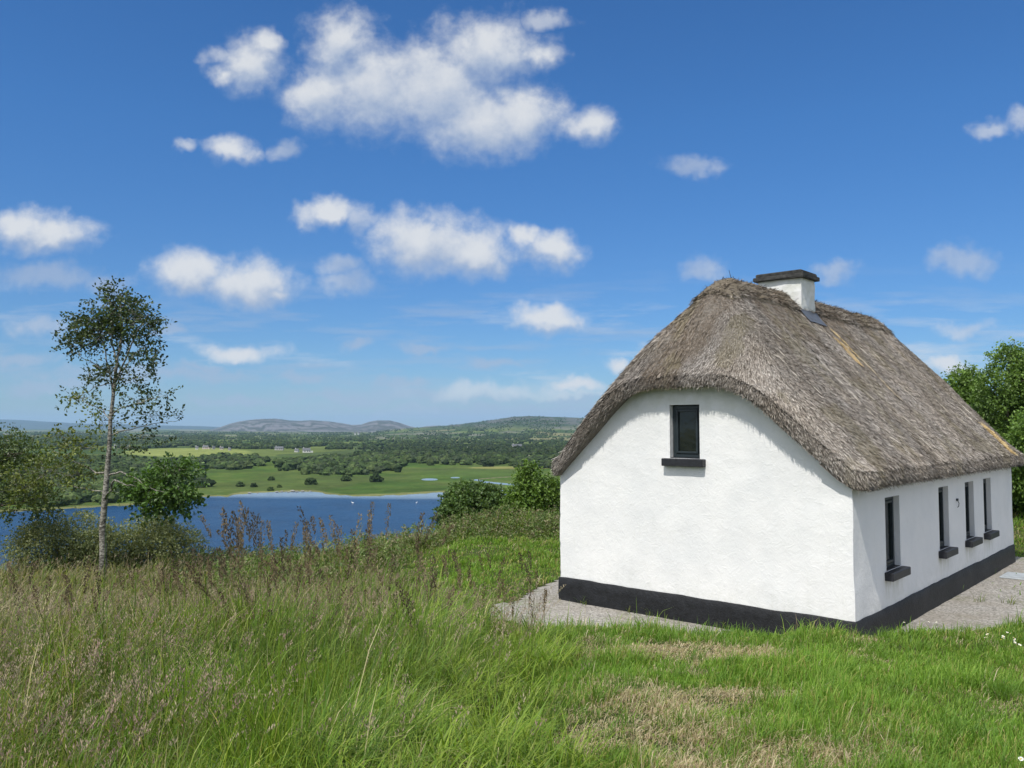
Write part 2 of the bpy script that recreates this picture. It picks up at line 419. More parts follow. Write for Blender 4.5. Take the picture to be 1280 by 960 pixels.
# ------------------------------------------------------------------ gravel apron
def in_gravel(x, y, grow=0.0):
    s, u = to_su(x, y)
    n = (fbm(x * .8, y * .8, 21, 3) - .5) * 1.0 + (fbm(x * 4, y * 4, 22, 2) - .5) * .25
    left = 7.0 + .45 * np.sin(s * .6)
    a = np.maximum(np.maximum(-s - 2.1, s - 13.0), np.maximum(-u - 4.6 - .15 * np.clip(s - 3, 0, 9), u - left))
    # rounded corner at the left front
    return a + n * .5 - grow < 0
def gravel_sheet():
    st = .12; s = np.arange(-4, 15, st); u = np.arange(-9, 9, st)
    S, U = np.meshgrid(s, u); X = AX + S * VX - U * VY; Y = AY + S * VY + U * VX
    Z = hz(X, Y) + .03
    m = in_gravel(X, Y) & (Z < .35)
    F = grid_faces(len(s), len(u)); mk = m.ravel()[F].all(1); F = F[mk]
    Vv = np.stack([X, Y, Z], -1).reshape(-1, 3)
    used = np.unique(F); re = -np.ones(len(Vv), int); re[used] = np.arange(len(used))
    return mesh_obj('gravel_path', Vv[used], re[F], m_gravel(), smooth=True)
tag(gravel_sheet(), kind='structure')

# ------------------------------------------------------------------ the cottage
W, L = 6.03, 11.83; MID = W / 2; ZP = .5
house = empty('thatched_cottage', (AX, AY, 0), math.atan2(VY, VX), label='white thatched cottage with a black plinth standing on gravel above the lake', cat='cottage')
def smin(a, b, k):
    h = np.maximum(k - np.abs(a - b), 0) / k; return np.minimum(a, b) - h * h * k * .25
def top_z(u, s):
    d = np.sqrt((u - MID) ** 2 + .05)
    side = 6.88 - 1.20 * d - .10 * np.sin(np.clip(d / 3.3, 0, 1) * math.pi)
    hip = smin(4.58 + 1.27 * (s + .3), 4.58 + 1.27 * (L + .3 - s), .3)
    z = smin(side, hip, .75)
    return z + (fbm(u * 1.3 + 3, s * 1.3, 31, 3) - .5) * .09
def bot_z(u, s):
    d = np.abs(u - MID)
    side = np.maximum(2.60 + .92 * (MID - d), 2.60)
    hip = np.minimum(4.28 + 1.0 * (s + .3), 4.28 + 1.0 * (L + .3 - s))
    return np.minimum(smin(side, hip, .55), top_full(u, s) - .10)
OH = .29; OV = .30; OHF = .14; OVF = .05
top_full = top_z
def top_z(u, s):
    t = top_full(u, s); d = np.abs(u - MID)
    b = smin(np.maximum(2.60 + .92 * (MID - d), 2.60), np.minimum(4.28 + 1.0 * (s + .3), 4.28 + 1.0 * (L + .3 - s)), .55)
    e = np.clip(np.minimum(s + OV, L + OV - s) / .95, 0, 1)
    return t - np.clip(t - (b + .30), 0, 9) * (1 - e) ** 2 * .85
def thatch_body():
    prof = [(.75, 1, 1), (.45, 1, 1), (.16, 1, 1), (.07, .95, 1), (.02, .80, 0), (0, .60, 0), (.015, .40, 0), (.05, .22, 0), (.10, .10, 0), (.17, .03, 0)]
    def coords(lo, hi, n):
        c = [(lo + i, f) for i, f, _ in prof] + [(x, 0) for x in np.linspace(lo + .22, hi - .22, n)] + [(hi - i, f) for i, f, _ in prof[::-1]]
        return np.array(c)
    cu = coords(-OH, W + OHF, 60); cs = coords(-OV, L + OVF, 110)
    U, S = np.meshgrid(cu[:, 0], cs[:, 0]); FU, FS = np.meshgrid(cu[:, 1], cs[:, 1]); F = np.maximum(FU, FS)
    Z = top_z(U, S) * (1 - F) + bot_z(U, S) * F
    wob = (fbm(U * 3, S * 3, 44, 3) - .5) * .05
    return np.stack([S + wob, U + wob, Z], -1).reshape(-1, 3), grid_faces(len(cu), len(cs))
tb_v, tb_f = thatch_body()

def strips(u, s, length, width, lift, cols, spread=.15, yaw=None, base_off=0.0):
    e = .03; z = top_z(u, s)
    gu = (top_z(u + e, s) - top_z(u - e, s)) / (2 * e); gs = (top_z(u, s + e) - top_z(u, s - e)) / (2 * e)
    g = np.hypot(gu, gs) + 1e-6; n = len(u)
    ang = np.arctan2(-gu, -gs) + rng.normal(0, spread, n)        # downslope heading in (s,u)
    if yaw is not None: ang = ang + yaw
    ds, du = np.cos(ang), np.sin(ang); dz = ds * gs + du * gu
    D = np.stack([ds, du, dz], -1); D /= np.linalg.norm(D, axis=1)[:, None]
    N = np.stack([-gs, -gu, np.ones(n)], -1); N /= np.linalg.norm(N, axis=1)[:, None]
    Wd = np.cross(D, N) + N * rng.normal(0, .45, n)[:, None]
    Wd /= np.linalg.norm(Wd, axis=1)[:, None]
    P = np.stack([s, u, z + base_off], -1)
    a = P - D * (length / 2)[:, None]; b = P + D * (length / 2)[:, None] + N * lift[:, None]
    a = a - N * .006
    w = (Wd * (width / 2)[:, None])
    v = np.stack([a - w, a + w, b + w * .6, b - w * .6], 1).reshape(-1, 3)
    f = np.arange(4 * n).reshape(-1, 4)
    return v, f, np.repeat(cols, 4, 0)
def straw_cols(n, u, s):
    g = rng.random(n)
    c = np.where(g[:, None] < .5, (.43, .395, .36), (.29, .262, .235)); c = np.where(g[:, None] > .84, (.62, .585, .54), c); c = np.where(g[:, None] < .15, (.09, .075, .06), c)
    c = c * rng.uniform(.72, 1.2, n)[:, None]
    # weathering in broad patches and streaks down the slope
    p = fbm(s * 1.6, u * .45, 51, 4); c = c * (0.72 + .95 * (p - .28))[:, None]; dk = sstep(1.5, .4, np.abs(u - MID)) * sstep(.38, .55, fbm(s * .7 + 4, u * .9, 58, 3)); c = c * (1 - dk[:, None] * .55) + np.array([.17, .13, .09]) * dk[:, None] * .55
    mos = sstep(.56, .66, fbm(s * 1.1 + 9, u * .9, 57, 4)); c = c * (1 - mos[:, None] * .22) + np.array([.19, .16, .11]) * mos[:, None] * .22
    mos2 = sstep(.62, .70, fbm(s * 1.8 + 30, u * 1.8, 63, 4)); c = c * (1 - mos2[:, None] * .3) + np.array([.22, .20, .11]) * mos2[:, None] * .3
    return c
VS, VF, VC = [tb_v], [tb_f], [np.tile((.17, .15, .125), (len(tb_v), 1))]; off = len(tb_v); mi = [np.zeros(len(tb_f), int)]
def push(v, f, c):
    global off
    VS.append(v); VF.append(f + off); VC.append(c); off += len(v); mi.append(np.ones(len(f), int))
def scatter(n, u0, u1, s0, s1, lmin=.10, lmax=.30, wd=.009, lift=.02):
    u = rng.uniform(u0, u1, n); s = rng.uniform(s0, s1, n)
    push(*strips(u, s, rng.uniform(lmin, lmax, n), rng.uniform(.6, 1.5, n) * wd, rng.gamma(2, lift / 2, n), straw_cols(n, u, s)))
scatter(190000, -OH + .02, MID + .15, -OV + .02, L + OVF - .02, .05, .17, .008, .012)
scatter(80000, 0.2, W - .2, -OV + .02, 2.0, .04, .14, .0078, .012)
scatter(14000, MID, W + OHF - .02, -OV + .02, L + OVF - .02, .1, .3, .02)
# ragged ends along the eaves and verges
def rim(n, which):
    if which == 'near': u = np.full(n, -OH + .03) + rng.uniform(0, .10, n); s = rng.uniform(-OV, L + OVF, n)
    if which == 'far': u = np.full(n, W + OHF - .05); s = rng.uniform(-OV, L + OVF, n)
    if which == 'gable': s = np.full(n, -OV + .02) + rng.uniform(0, .12, n); u = rng.uniform(-OH, W + OHF, n)
    if which == 'end': s = np.full(n, L + OVF - .05); u = rng.uniform(-OH, W + OHF, n)
    f = rng.random(n); zt, zb = top_z(u, s), bot_z(u, s); z = zt * (1 - f) + (zb + .02) * f
    out = {'near': (0, -1), 'far': (0, 1), 'gable': (-1, 0), 'end': (1, 0)}[which]
    bulge = .05 * np.sin(f * math.pi)
    P = np.stack([s + out[0] * bulge, u + out[1] * bulge, z], -1)
    D = np.stack([out[0] + rng.normal(0, .35, n), out[1] + rng.normal(0, .35, n), -.9 - f * .5 + rng.normal(0, .3, n)], -1)
    if which in ('gable', 'end'): D[:, 1] += np.sign(u - MID) * .9 * sstep(1.0, 2.2, np.abs(u - MID))
    D /= np.linalg.norm(D, axis=1)[:, None]; ln = rng.gamma(2, .011, n) + .02
    Wd = np.cross(D, rng.normal(0, 1, (n, 3))); Wd /= np.linalg.norm(Wd, axis=1)[:, None]
    w = Wd * .004; a = P - D * .04; b = P + D * ln[:, None]
    push(np.stack([a - w, a + w, b + w * .5, b - w * .5], 1).reshape(-1, 3), np.arange(4 * n).reshape(-1, 4),
         np.repeat(straw_cols(n, u, s) * (.85), 4, 0))
rim(20000, 'near'); rim(26000, 'gable'); rim(4000, 'far'); rim(4000, 'end')
# newer golden repair straw: two streaks under the chimney, one at the far eave, a few stray pale stems
def streak(u0, s0, u1, s1, wd, n, col):
    t = rng.random(n); u = u0 + (u1 - u0) * t; s = s0 + (s1 - s0) * t + rng.normal(0, wd, n)
    c = np.array(col) * rng.uniform(.7, 1.25, n)[:, None]
    push(*strips(u, s, rng.uniform(.15, .34, n), np.full(n, .012), rng.uniform(.015, .035, n), c, .06, base_off=.012))
streak(2.05, 4.95, 1.55, 4.95, .05, 300, (.64, .50, .29)); streak(2.25, 5.25, 1.75, 5.3, .02, 130, (.62, .50, .30))
streak(1.7, 5.32, .9, 5.42, .015, 120, (.66, .58, .46))
streak(.42, 10.75, -.24, 10.75, .10, 620, (.62, .48, .25))
for _ in range(26):
    u0 = rng.uniform(.1, 2.4); s0 = rng.uniform(.5, 11); streak(u0, s0, u0 - rng.uniform(.2, .5), s0, .006, 12, (.66, .62, .55))
allv = np.concatenate(VS)
# the verge runs nearly flush with the wall at the eaves corners and reaches furthest over the window
d_ = np.abs(allv[:, 1] - MID); k_ = .30 + .70 * sstep(3.25, 1.9, d_)
allv[:, 0] += (1 - k_) * OV * np.clip(1 - (allv[:, 0] + OV) / .8, 0, 1.2)
roof = mesh_obj('roof', allv, np.concatenate(VF), [M_TBASE, M_THATCH], house, np.concatenate(VC), matidx=np.concatenate(mi))

# ridge capping with its rods
def ridge_cap():
    nu, ns = 26, 150
    a = np.linspace(-1, 1, nu); s = np.linspace(1.02, L - 1.02, ns); A_, S = np.meshgrid(a, s)
    wv = .50 + .05 * (fbm(S * 2.2, A_ * 0 + 3, 71, 3) - .5) * 2; U = MID + A_ * wv
    thick = .085 * np.sqrt(np.clip(1 - np.abs(A_) ** 8, 0, 1)); ends = np.minimum(sstep(0, .06, S - 1.02), sstep(0, .06, L - 1.02 - S))
    Z = top_z(U, S) - .03 + (thick + .03) * ends + (fbm(S * 5, U * 5, 72, 3) - .5) * .06
    vs_, fs_, cs_ = [np.stack([S, U, Z], -1).reshape(-1, 3)], [grid_faces(nu, ns)], [np.tile((.15, .13, .10), (nu * ns, 1))]; o_ = nu * ns
    n = 15000; u = MID + rng.uniform(-.5, .5, n); s_ = rng.uniform(1.0, L - 1.0, n)
    c = straw_cols(n, u, s_) * rng.choice([.45, .8, 1.0], n)[:, None]
    v, f, c = strips(u, s_, rng.uniform(.05, .17, n), rng.uniform(.008, .018, n), rng.gamma(2, .014, n), c, .9, base_off=.065)
    vs_.append(v); fs_.append(f + o_); cs_.append(c); o_ += len(v)
    # hazel rods along both edges, zigzag spars between
    for sg in (-1, 1):
        for dd in (.40, .24):
            ss = np.arange(1.1, L - 1.1, .16); uu = MID + sg * (dd + (rng.random(len(ss)) - .5) * .035)
            zz = top_z(uu, ss) + .10 + (rng.random(len(ss)) - .5) * .02
            for k in range(len(ss) - 1):
                p0 = np.array([ss[k], uu[k], zz[k]]); p1 = np.array([ss[k + 1], uu[k + 1], zz[k + 1]]); h = np.array([0, -sg * .007, .009])
                q = np.array([[0, 0, .016]]); v = np.array([p0 - h, p0 + h, p1 + h, p1 - h])
                vs_.append(v); fs_.append(np.arange(4).reshape(1, 4) + o_); cs_.append(np.tile((.05, .038, .028), (4, 1))); o_ += 4
    return mesh_obj('ridge_cap', np.concatenate(vs_), np.concatenate(fs_), M_THATCH, roof, np.concatenate(cs_))
ridge_cap()

# walls as fine grids with real openings
def wall_face(mb, fn, a0, a1, ztop, openings, depth, step=.12):
    av = set(np.round(np.arange(a0, a1 + 1e-6, step), 4)) | {a0, a1}; zv = set(np.round(np.arange(0, 5.6, step), 4))
    for (o0, o1, z0, z1) in openings:
        av = {x for x in av if abs(x - o0) > .04 and abs(x - o1) > .04} | {o0, o1}
        zv = {x for x in zv if abs(x - z0) > .04 and abs(x - z1) > .04} | {z0, z1}
    av = sorted(av); zv = sorted(zv); idx = {}; verts = []; faces = []
    tops = np.array([float(ztop(a)) for a in av])
    def vert(i, j):
        z = min(zv[j], tops[i]); key = (i, round(z, 4))
        if key not in idx:
            edge = any(abs(av[i] - q) < 1e-6 for o in openings for q in o[:2]) or any(abs(z - q) < 1e-6 for o in openings for q in o[2:])
            amp = .030 if not edge else .008
            n = (fbm(av[i] * 1.6 + a0, z * 1.6, 81, 4) - .5) * amp
            if i in (0, len(av) - 1): n = 0; 
            idx[key] = len(verts); verts.append(fn(av[i], z, float(n)))
        return idx[key]
    for i in range(len(av) - 1):
        for j in range(len(zv) - 1):
            am = (av[i] + av[i + 1]) / 2; zm = (zv[j] + zv[j + 1]) / 2
            if any(o0 < am < o1 and z0 < zm < z1 for o0, o1, z0, z1 in openings): continue
            q = [vert(i, j), vert(i + 1, j), vert(i + 1, j + 1), vert(i, j + 1)]
            q2 = []; [q2.append(k) for k in q if k not in q2]
            if len(q2) > 2: faces.append(q2)
    mb.add(np.array(verts), faces)
    for (o0, o1, z0, z1) in openings:
        for (p, q) in (((o0, z0), (o1, z0)), ((o1, z0), (o1, z1)), ((o1, z1), (o0, z1)), ((o0, z1), (o0, z0))):
            v = []
            for k in range(6):
                t = k / 5; a = p[0] + (q[0] - p[0]) * t; z = p[1] + (q[1] - p[1]) * t
                v += [fn(a, z, .004), fn(a, z, -depth)]
            mb.add(np.array(v), [(2 * k, 2 * k + 2, 2 * k + 3, 2 * k + 1) for k in range(5)])
REC = .15
GW = (2.74, 3.37, 3.04, 4.04)
LW = [(1.56, 2.35), (4.88, 5.61), (6.98, 7.74), (8.68, 9.42)]
ZS, ZT = 1.10, 2.38
def wob(z): return 0.0
mb = MB()
roofin = lambda u, s: float(min(bot_z(u, s) + .12, top_z(u, s) - .08))
wall_face(mb, lambda a, z, n: (-n, a, z), 0.0, W, lambda a: min(2.72 + .92 * min(a, W - a), 4.45), [GW], REC)
wall_face(mb, lambda a, z, n: (L + n, a, z), 0.0, W, lambda a: min(2.72 + .92 * min(a, W - a), 4.45), [], REC, .3)
wall_face(mb, lambda a, z, n: (a, -n, z), 0.0, L, lambda a: 2.72, [(a, b, ZS, ZT) for a, b in LW], REC)
wall_face(mb, lambda a, z, n: (a, W + n, z), 0.0, L, lambda a: 2.72, [], REC, .3)
wall = mb.build('wall', M_WALL, house, smooth=True, recalc=False)
import bmesh
bm = bmesh.new(); bm.from_mesh(wall.data); bmesh.ops.remove_doubles(bm, verts=bm.verts, dist=.0005)
for v_ in bm.verts:   # hand-built corners waver a little
    x_, y_, z_ = v_.co; kx = math.exp(-(min(abs(x_), abs(x_ - L)) / .35) ** 2); ky = math.exp(-(min(abs(y_), abs(y_ - W)) / .35) ** 2); k__ = kx * ky
    v_.co.x += (float(vnoise(z_ * 2.3, 4.1, 5)) - .5) * .016 * k__ + .004 * k__; v_.co.y += (float(vnoise(z_ * 2.3, 9.1, 6)) - .5) * .016 * k__ + .004 * k__
bm.to_mesh(wall.data); bm.free()
wall.data.set_sharp_from_angle(angle=R(35))
def plinth():
    mb = MB(); th = .028; st = .15
    loop = []
    for a, b in (((0, 0), (L, 0)), ((L, 0), (L, W)), ((L, W), (0, W)), ((0, W), (0, 0))):
        n = int(math.hypot(b[0] - a[0], b[1] - a[1]) / st)
        for k in range(n): loop.append((a[0] + (b[0] - a[0]) * k / n, a[1] + (b[1] - a[1]) * k / n))
    loop = np.array(loop); c = np.array([L / 2, W / 2]); n = len(loop)
    sg = np.sign(loop - c); out = np.zeros_like(loop)
    out[:, 0] = np.where(loop[:, 0] <= .001, -1, np.where(loop[:, 0] >= L - .001, 1, 0)); out[:, 1] = np.where(loop[:, 1] <= .001, -1, np.where(loop[:, 1] >= W - .001, 1, 0))
    rows = [(-.15, th), (.02, th), (.17, th), (.33, th), (ZP - .02, th), (ZP, th - .014), (ZP + .002, -.02)]
    V = []
    for z, o in rows:
        w_ = (fbm(loop[:, 0] * 2 + loop[:, 1], loop[:, 1] * 2 + z * 3, 91, 3) - .5) * .03 * (o > .005)
        zz = z + (fbm(loop[:, 0] * 3, loop[:, 1] * 3, 92, 2) - .5) * .03 * (z > .4)
        V.append(np.stack([loop[:, 0] + out[:, 0] * (o + w_), loop[:, 1] + out[:, 1] * (o + w_), zz], -1))
    F = [[r * n + i, r * n + (i + 1) % n, (r + 1) * n + (i + 1) % n, (r + 1) * n + i] for r in range(len(rows) - 1) for i in range(n)]
    mb.add(np.concatenate(V), F); return mb.build('plinth', M_BLACK, house, smooth=True, recalc=False)
plinth().data.set_sharp_from_angle(angle=R(40))

def make_window(fn, a0, a1, z0, z1, inner_flip=False, sill_ext=.10, proj=.13, openable=True):
    """fn(a, z, out) -> local xyz; frame mesh, with pane and sill as its own pieces"""
    def bx(mb, a, b, z, zz, o0, o1, bev=.006):
        p = np.array([fn(x, y, o) for x in (a, b) for y in (z, zz) for o in (o0, o1)]); mb.box(p.min(0), p.max(0), bev=bev)
    f = MB(); g = .012
    A, B_, C, D = a0 + g, a1 - g, z0 + g, z1 - g; fw = .065
    bx(f, A, A + fw, C, D, -REC + .005, -REC + .055); bx(f, B_ - fw, B_, C, D, -REC + .005, -REC + .055)
    bx(f, A + fw, B_ - fw, C, C + fw, -REC + .005, -REC + .054); bx(f, A + fw, B_ - fw, D - fw, D, -REC + .005, -REC + .054)
    fr = f.build('window', M_FRAME, house)
    s = MB(); i = fw + .008; sw = .042
    bx(s, A + i, A + i + sw, C + i, D - i, -REC + .012, -REC + .070); bx(s, B_ - i - sw, B_ - i, C + i, D - i, -REC + .012, -REC + .070)
    bx(s, A + i + sw, B_ - i - sw, C + i, C + i + sw, -REC + .012, -REC + .069); bx(s, A + i + sw, B_ - i - sw, D - i - sw, D - i, -REC + .012, -REC + .069)
    s.build('sash', M_FRAME, fr)
    p = MB(); bx(p, A + .05, B_ - .05, C + .05, D - .05, -REC + .020, -REC + .030, 0); p.build('pane', M_GLASS, fr)
    k = MB(); bx(k, a0 - sill_ext, a1 + sill_ext, z0 - .15, z0 - .006, -.10, proj, .012)
    bx(k, a0 + .004, a1 - .004, z0 - .004, z0 + .012, -REC + .002, -.01, 0.0)
    k.build('sill', M_SILL, fr)
    return fr
make_window(lambda a, z, o: (-o, a, z), *GW, sill_ext=.12, proj=.13)
for a, b in LW: make_window(lambda a_, z, o: (a_, -o, z), a, b, ZS, ZT, sill_ext=.09, proj=.15)
h = MB(); h.box((6.22, -.035, 2.02), (6.30, -.001, 2.07), bev=.004); h.tube([(6.26, -.02, 2.03), (6.26, -.05, 1.97), (6.26, -.04, 1.90), (6.26, -.015, 1.88)], [.008] * 4, 5)
h.build('wall_hook', M_FRAME, house)

# chimney
CS0, CS1, CU0, CU1 = 4.22, 4.98, 2.52, 3.53
c = MB(); CH = 6.97
nz = 12
zs_ = np.linspace(5.2, CH, nz); ring = [(CS0, CU0), (CS1, CU0), (CS1, CU1), (CS0, CU1)]; loop = []
for k in range(4):
    a, b = ring[k], ring[(k + 1) % 4]
    for j in range(5): loop.append((a[0] + (b[0] - a[0]) * j / 5, a[1] + (b[1] - a[1]) * j / 5))
V = np.array([(x + rng.normal(0, .005), y + rng.normal(0, .005), z) for z in zs_ for x, y in loop]); n = len(loop)
c.add(V, [[r * n + i, r * n + (i + 1) % n, (r + 1) * n + (i + 1) % n, (r + 1) * n + i] for r in range(nz - 1) for i in range(n)] + [[(nz - 1) * n + i for i in range(n)]])
chim = c.build('chimney', M_WALL, house)
c = MB(); c.box((CS0 - .09, CU0 - .09, CH - .01), (CS1 + .09, CU1 + .09, CH + .085), .006, .015)
c.box((CS0 - .045, CU0 - .045, CH + .083), (CS1 + .045, CU1 + .045, CH + .165), .008, .02)
for pp in ((CS0 + CS1) / 2,): c.box((pp - .17, MID - .24, CH + .16), (pp + .17, MID + .24, CH + .185), .004, .01)
c.build('chimney_cap', M_CAP, chim)
fl = MB(); pts = []
for t in np.linspace(0, 1, 7):
    s_ = CS0 - .10 + (CS1 - CS0 + .20) * t
    for uu in (CU0 + .02, CU0 - .10, CU0 - .24): pts.append((s_, uu, float(top_z(uu, s_)) + .045 + (.03 if uu > CU0 else 0)))
fl.add(np.array(pts), [[3 * i + j, 3 * i + j + 1, 3 * i + j + 4, 3 * i + j + 3] for i in range(6) for j in range(2)])
fl.build('flashing', M_LEAD, chim, recalc=False)

# inspection cover in the gravel
p = at(1272, 720, 20.0)
mc = MB(); mc.box((-.45, -.3, 0), (.45, .3, .035), bev=.01); mc.box((-.36, -.22, .034), (.36, .22, .05), bev=.006)
o = mc.build('inspection_cover', m_simple('galvanised_cover', (.33, .36, .38), .55, 9, .2, .002, 40, .4), None)
o.location = (p[0], p[1], float(hz(p[0], p[1])) + .03); o.rotation_euler = (0, 0, R(48))
tag(o, 'pale grey inspection cover set in the gravel to the right of the cottage', 'cover')

# ------------------------------------------------------------------ plain, lake, hills
SHORE = np.array([(-900,690),(-400,662),(0,640),(60,637),(150,632),(225,629),(248,621),(285,620.5),(300,617.5),(340,615.5),(392,614.5),(410,618),(440,620.5),(480,619.5),(520,617.5),(560,615),(600,612),(640,613),(680,610),(750,612),(1500,640),(2400,690)], float)
def py_of(x, y, z=LAKE_Z):   # picture row of a point on the plain (for laying out the map of the plain)
    dz = (CZ - z) / y; return 480 + FOC * np.tan(np.arctan(dz) + PITCH)
def px_of(x, y, z=LAKE_Z):
    dep = y * math.cos(PITCH) + (z - CZ) * math.sin(PITCH); return 640 + FOC * x / dep
def Y_of(py): return (CZ - LAKE_Z) / math.tan(math.atan((py - 480) / FOC) - PITCH)
def X_of(px, Y): return (px - 640) / FOC * (Y * math.cos(PITCH) + (LAKE_Z - CZ) * math.sin(PITCH))
def seg_d(px, py, pts, sy=1.0):
    d = np.full(np.shape(px), 1e9)
    for (x0, y0), (x1, y1) in zip(pts[:-1], pts[1:]):
        t = np.clip(((px - x0) * (x1 - x0) + (py - y0) * (y1 - y0)) / ((x1 - x0) ** 2 + (y1 - y0) ** 2), 0, 1)
        d = np.minimum(d, np.hypot((px - x0 - t * (x1 - x0)) / 4, (py - y0 - t * (y1 - y0)) * sy))
    return d
def ell(px, py, cx, cy, rx, ry): return 1 - np.hypot((px - cx) / rx, (py - cy) / ry)
def water_amt(px, py):
    w = py - np.interp(px, SHORE[:, 0], SHORE[:, 1]) + (fbm(px * .12, py * .6, 101, 3) - .5) * 2.2
    w = np.maximum(w, 1.5 * ell(px, py, 537, 599.3, 11, 1.5)); w = np.maximum(w, ell(px, py, 569, 597, 7, 1.0))
    w = np.maximum(w, 1.1 - seg_d(px, py, [(596, 600), (606, 602.5), (625, 604.5), (655, 607), (690, 611)]))
    return w
def hillz(px, r):
    z = np.zeros(np.shape(px))
    G = np.array([(470,540),(500,537.5),(540,535),(560,533.5),(590,530.5),(620,526.5),(640,523.5),(660,522.5),(700,523.5),(735,525),(800,527),(900,530),(1000,534),(1150,538),(1400,540)], float)
    tgt = CZ + (535.2 - np.interp(px, G[:, 0], G[:, 1])) / FOC * 7500 - LAKE_Z
    tgt = np.where((px < 470) | (px > 1400), 0, np.maximum(tgt, 0))
    z = z + tgt * sstep(2800, 7500, r) * (1 - sstep(7600, 11000, r)) ** 1.0
    return z
def plain_z(x, y):
    r = np.hypot(x, y); yy = np.maximum(y, 30)
    px = np.where(y > 30, px_of(x, yy), -2000); py = np.where(y > 30, py_of(x, yy), 545)
    w = water_amt(px, py); w = np.where((y > 60) & (r < 1500), w, -3)
    z = LAKE_Z + .35 + 1.2 * (fbm(x * .004, y * .004, 7) - .5) * 2 * sstep(650, 1000, r) + sstep(1500, 6000, r) * 22 * (fbm(x * .0007, y * .0007, 8) - .42)
    z = np.where(r < 1500, z - .9 * np.clip(w + .35, 0, 2), z)
    z = np.where((r < 1500) & (w < -.35) | (r >= 1500), np.maximum(z, LAKE_Z + .25), z)
    return z + hillz(px, r) * (1 + .10 * (fbm(x * .002, y * .002, 19) - .5)) * (y > 0)
def wood_density(px, py, x, y):
    n = fbm(px * .035, py * .22, 201, 4); n2 = fbm(px * .09, py * .5, 205, 3)
    d = np.zeros(np.shape(px))
    d = np.maximum(d, (ell(px, py, 280, 580, 50, 8.5) > -.0) * 1.0 * (n2 > .42))
    d = np.maximum(d, (ell(px, py, 425, 584, 78, 11 ) > 0) * 1.0 * (n2 > .33)); d = np.maximum(d, (ell(px, py, 452, 594, 38, 6) > 0) * 1.0)
    d = np.maximum(d, (ell(px, py, 600, 569, 150, 13) > 0) * (n2 > .30)); d = np.maximum(d, (ell(px, py, 540, 572, 80, 13) > 0) * 1.0)
    d = np.maximum(d, (ell(px, py, 690, 573, 70, 14) > 0) * (n2 > .3))
    d = np.maximum(d, (ell(px, py, 80, 602, 165, 30) > 0) * (n2 > .36))
    far = (py < 562) * (n * .6 + n2 * .4 > .47)
    d = np.maximum(d, far * 1.0)
    rg = (fbm(px * .11 + 3, py * .9, 208, 3) - .5); near_e = np.maximum.reduce([ell(px, py, 280, 580, 50, 8.5), ell(px, py, 425, 584, 78, 11), ell(px, py, 600, 569, 150, 13), ell(px, py, 690, 573, 70, 14), ell(px, py, 80, 602, 165, 30)])
    d = np.where((near_e < .35) & (near_e + rg * 1.1 < .05) & (py > 562), 0, d)
    d = np.maximum(d, 1.0 * ((near_e > -.12) & (rg > .2) & (py > 566)))
    d = np.where(ell(px, py, 235, 566, 85, 6.5) > 0, 0, d)
    d = np.where(py > 562, np.where(d > 0, d, .0), d)
    return d
M_FOREST_C = [(.040, .062, .022), (.052, .080, .026), (.032, .050, .020), (.064, .088, .032), (.044, .060, .030)]
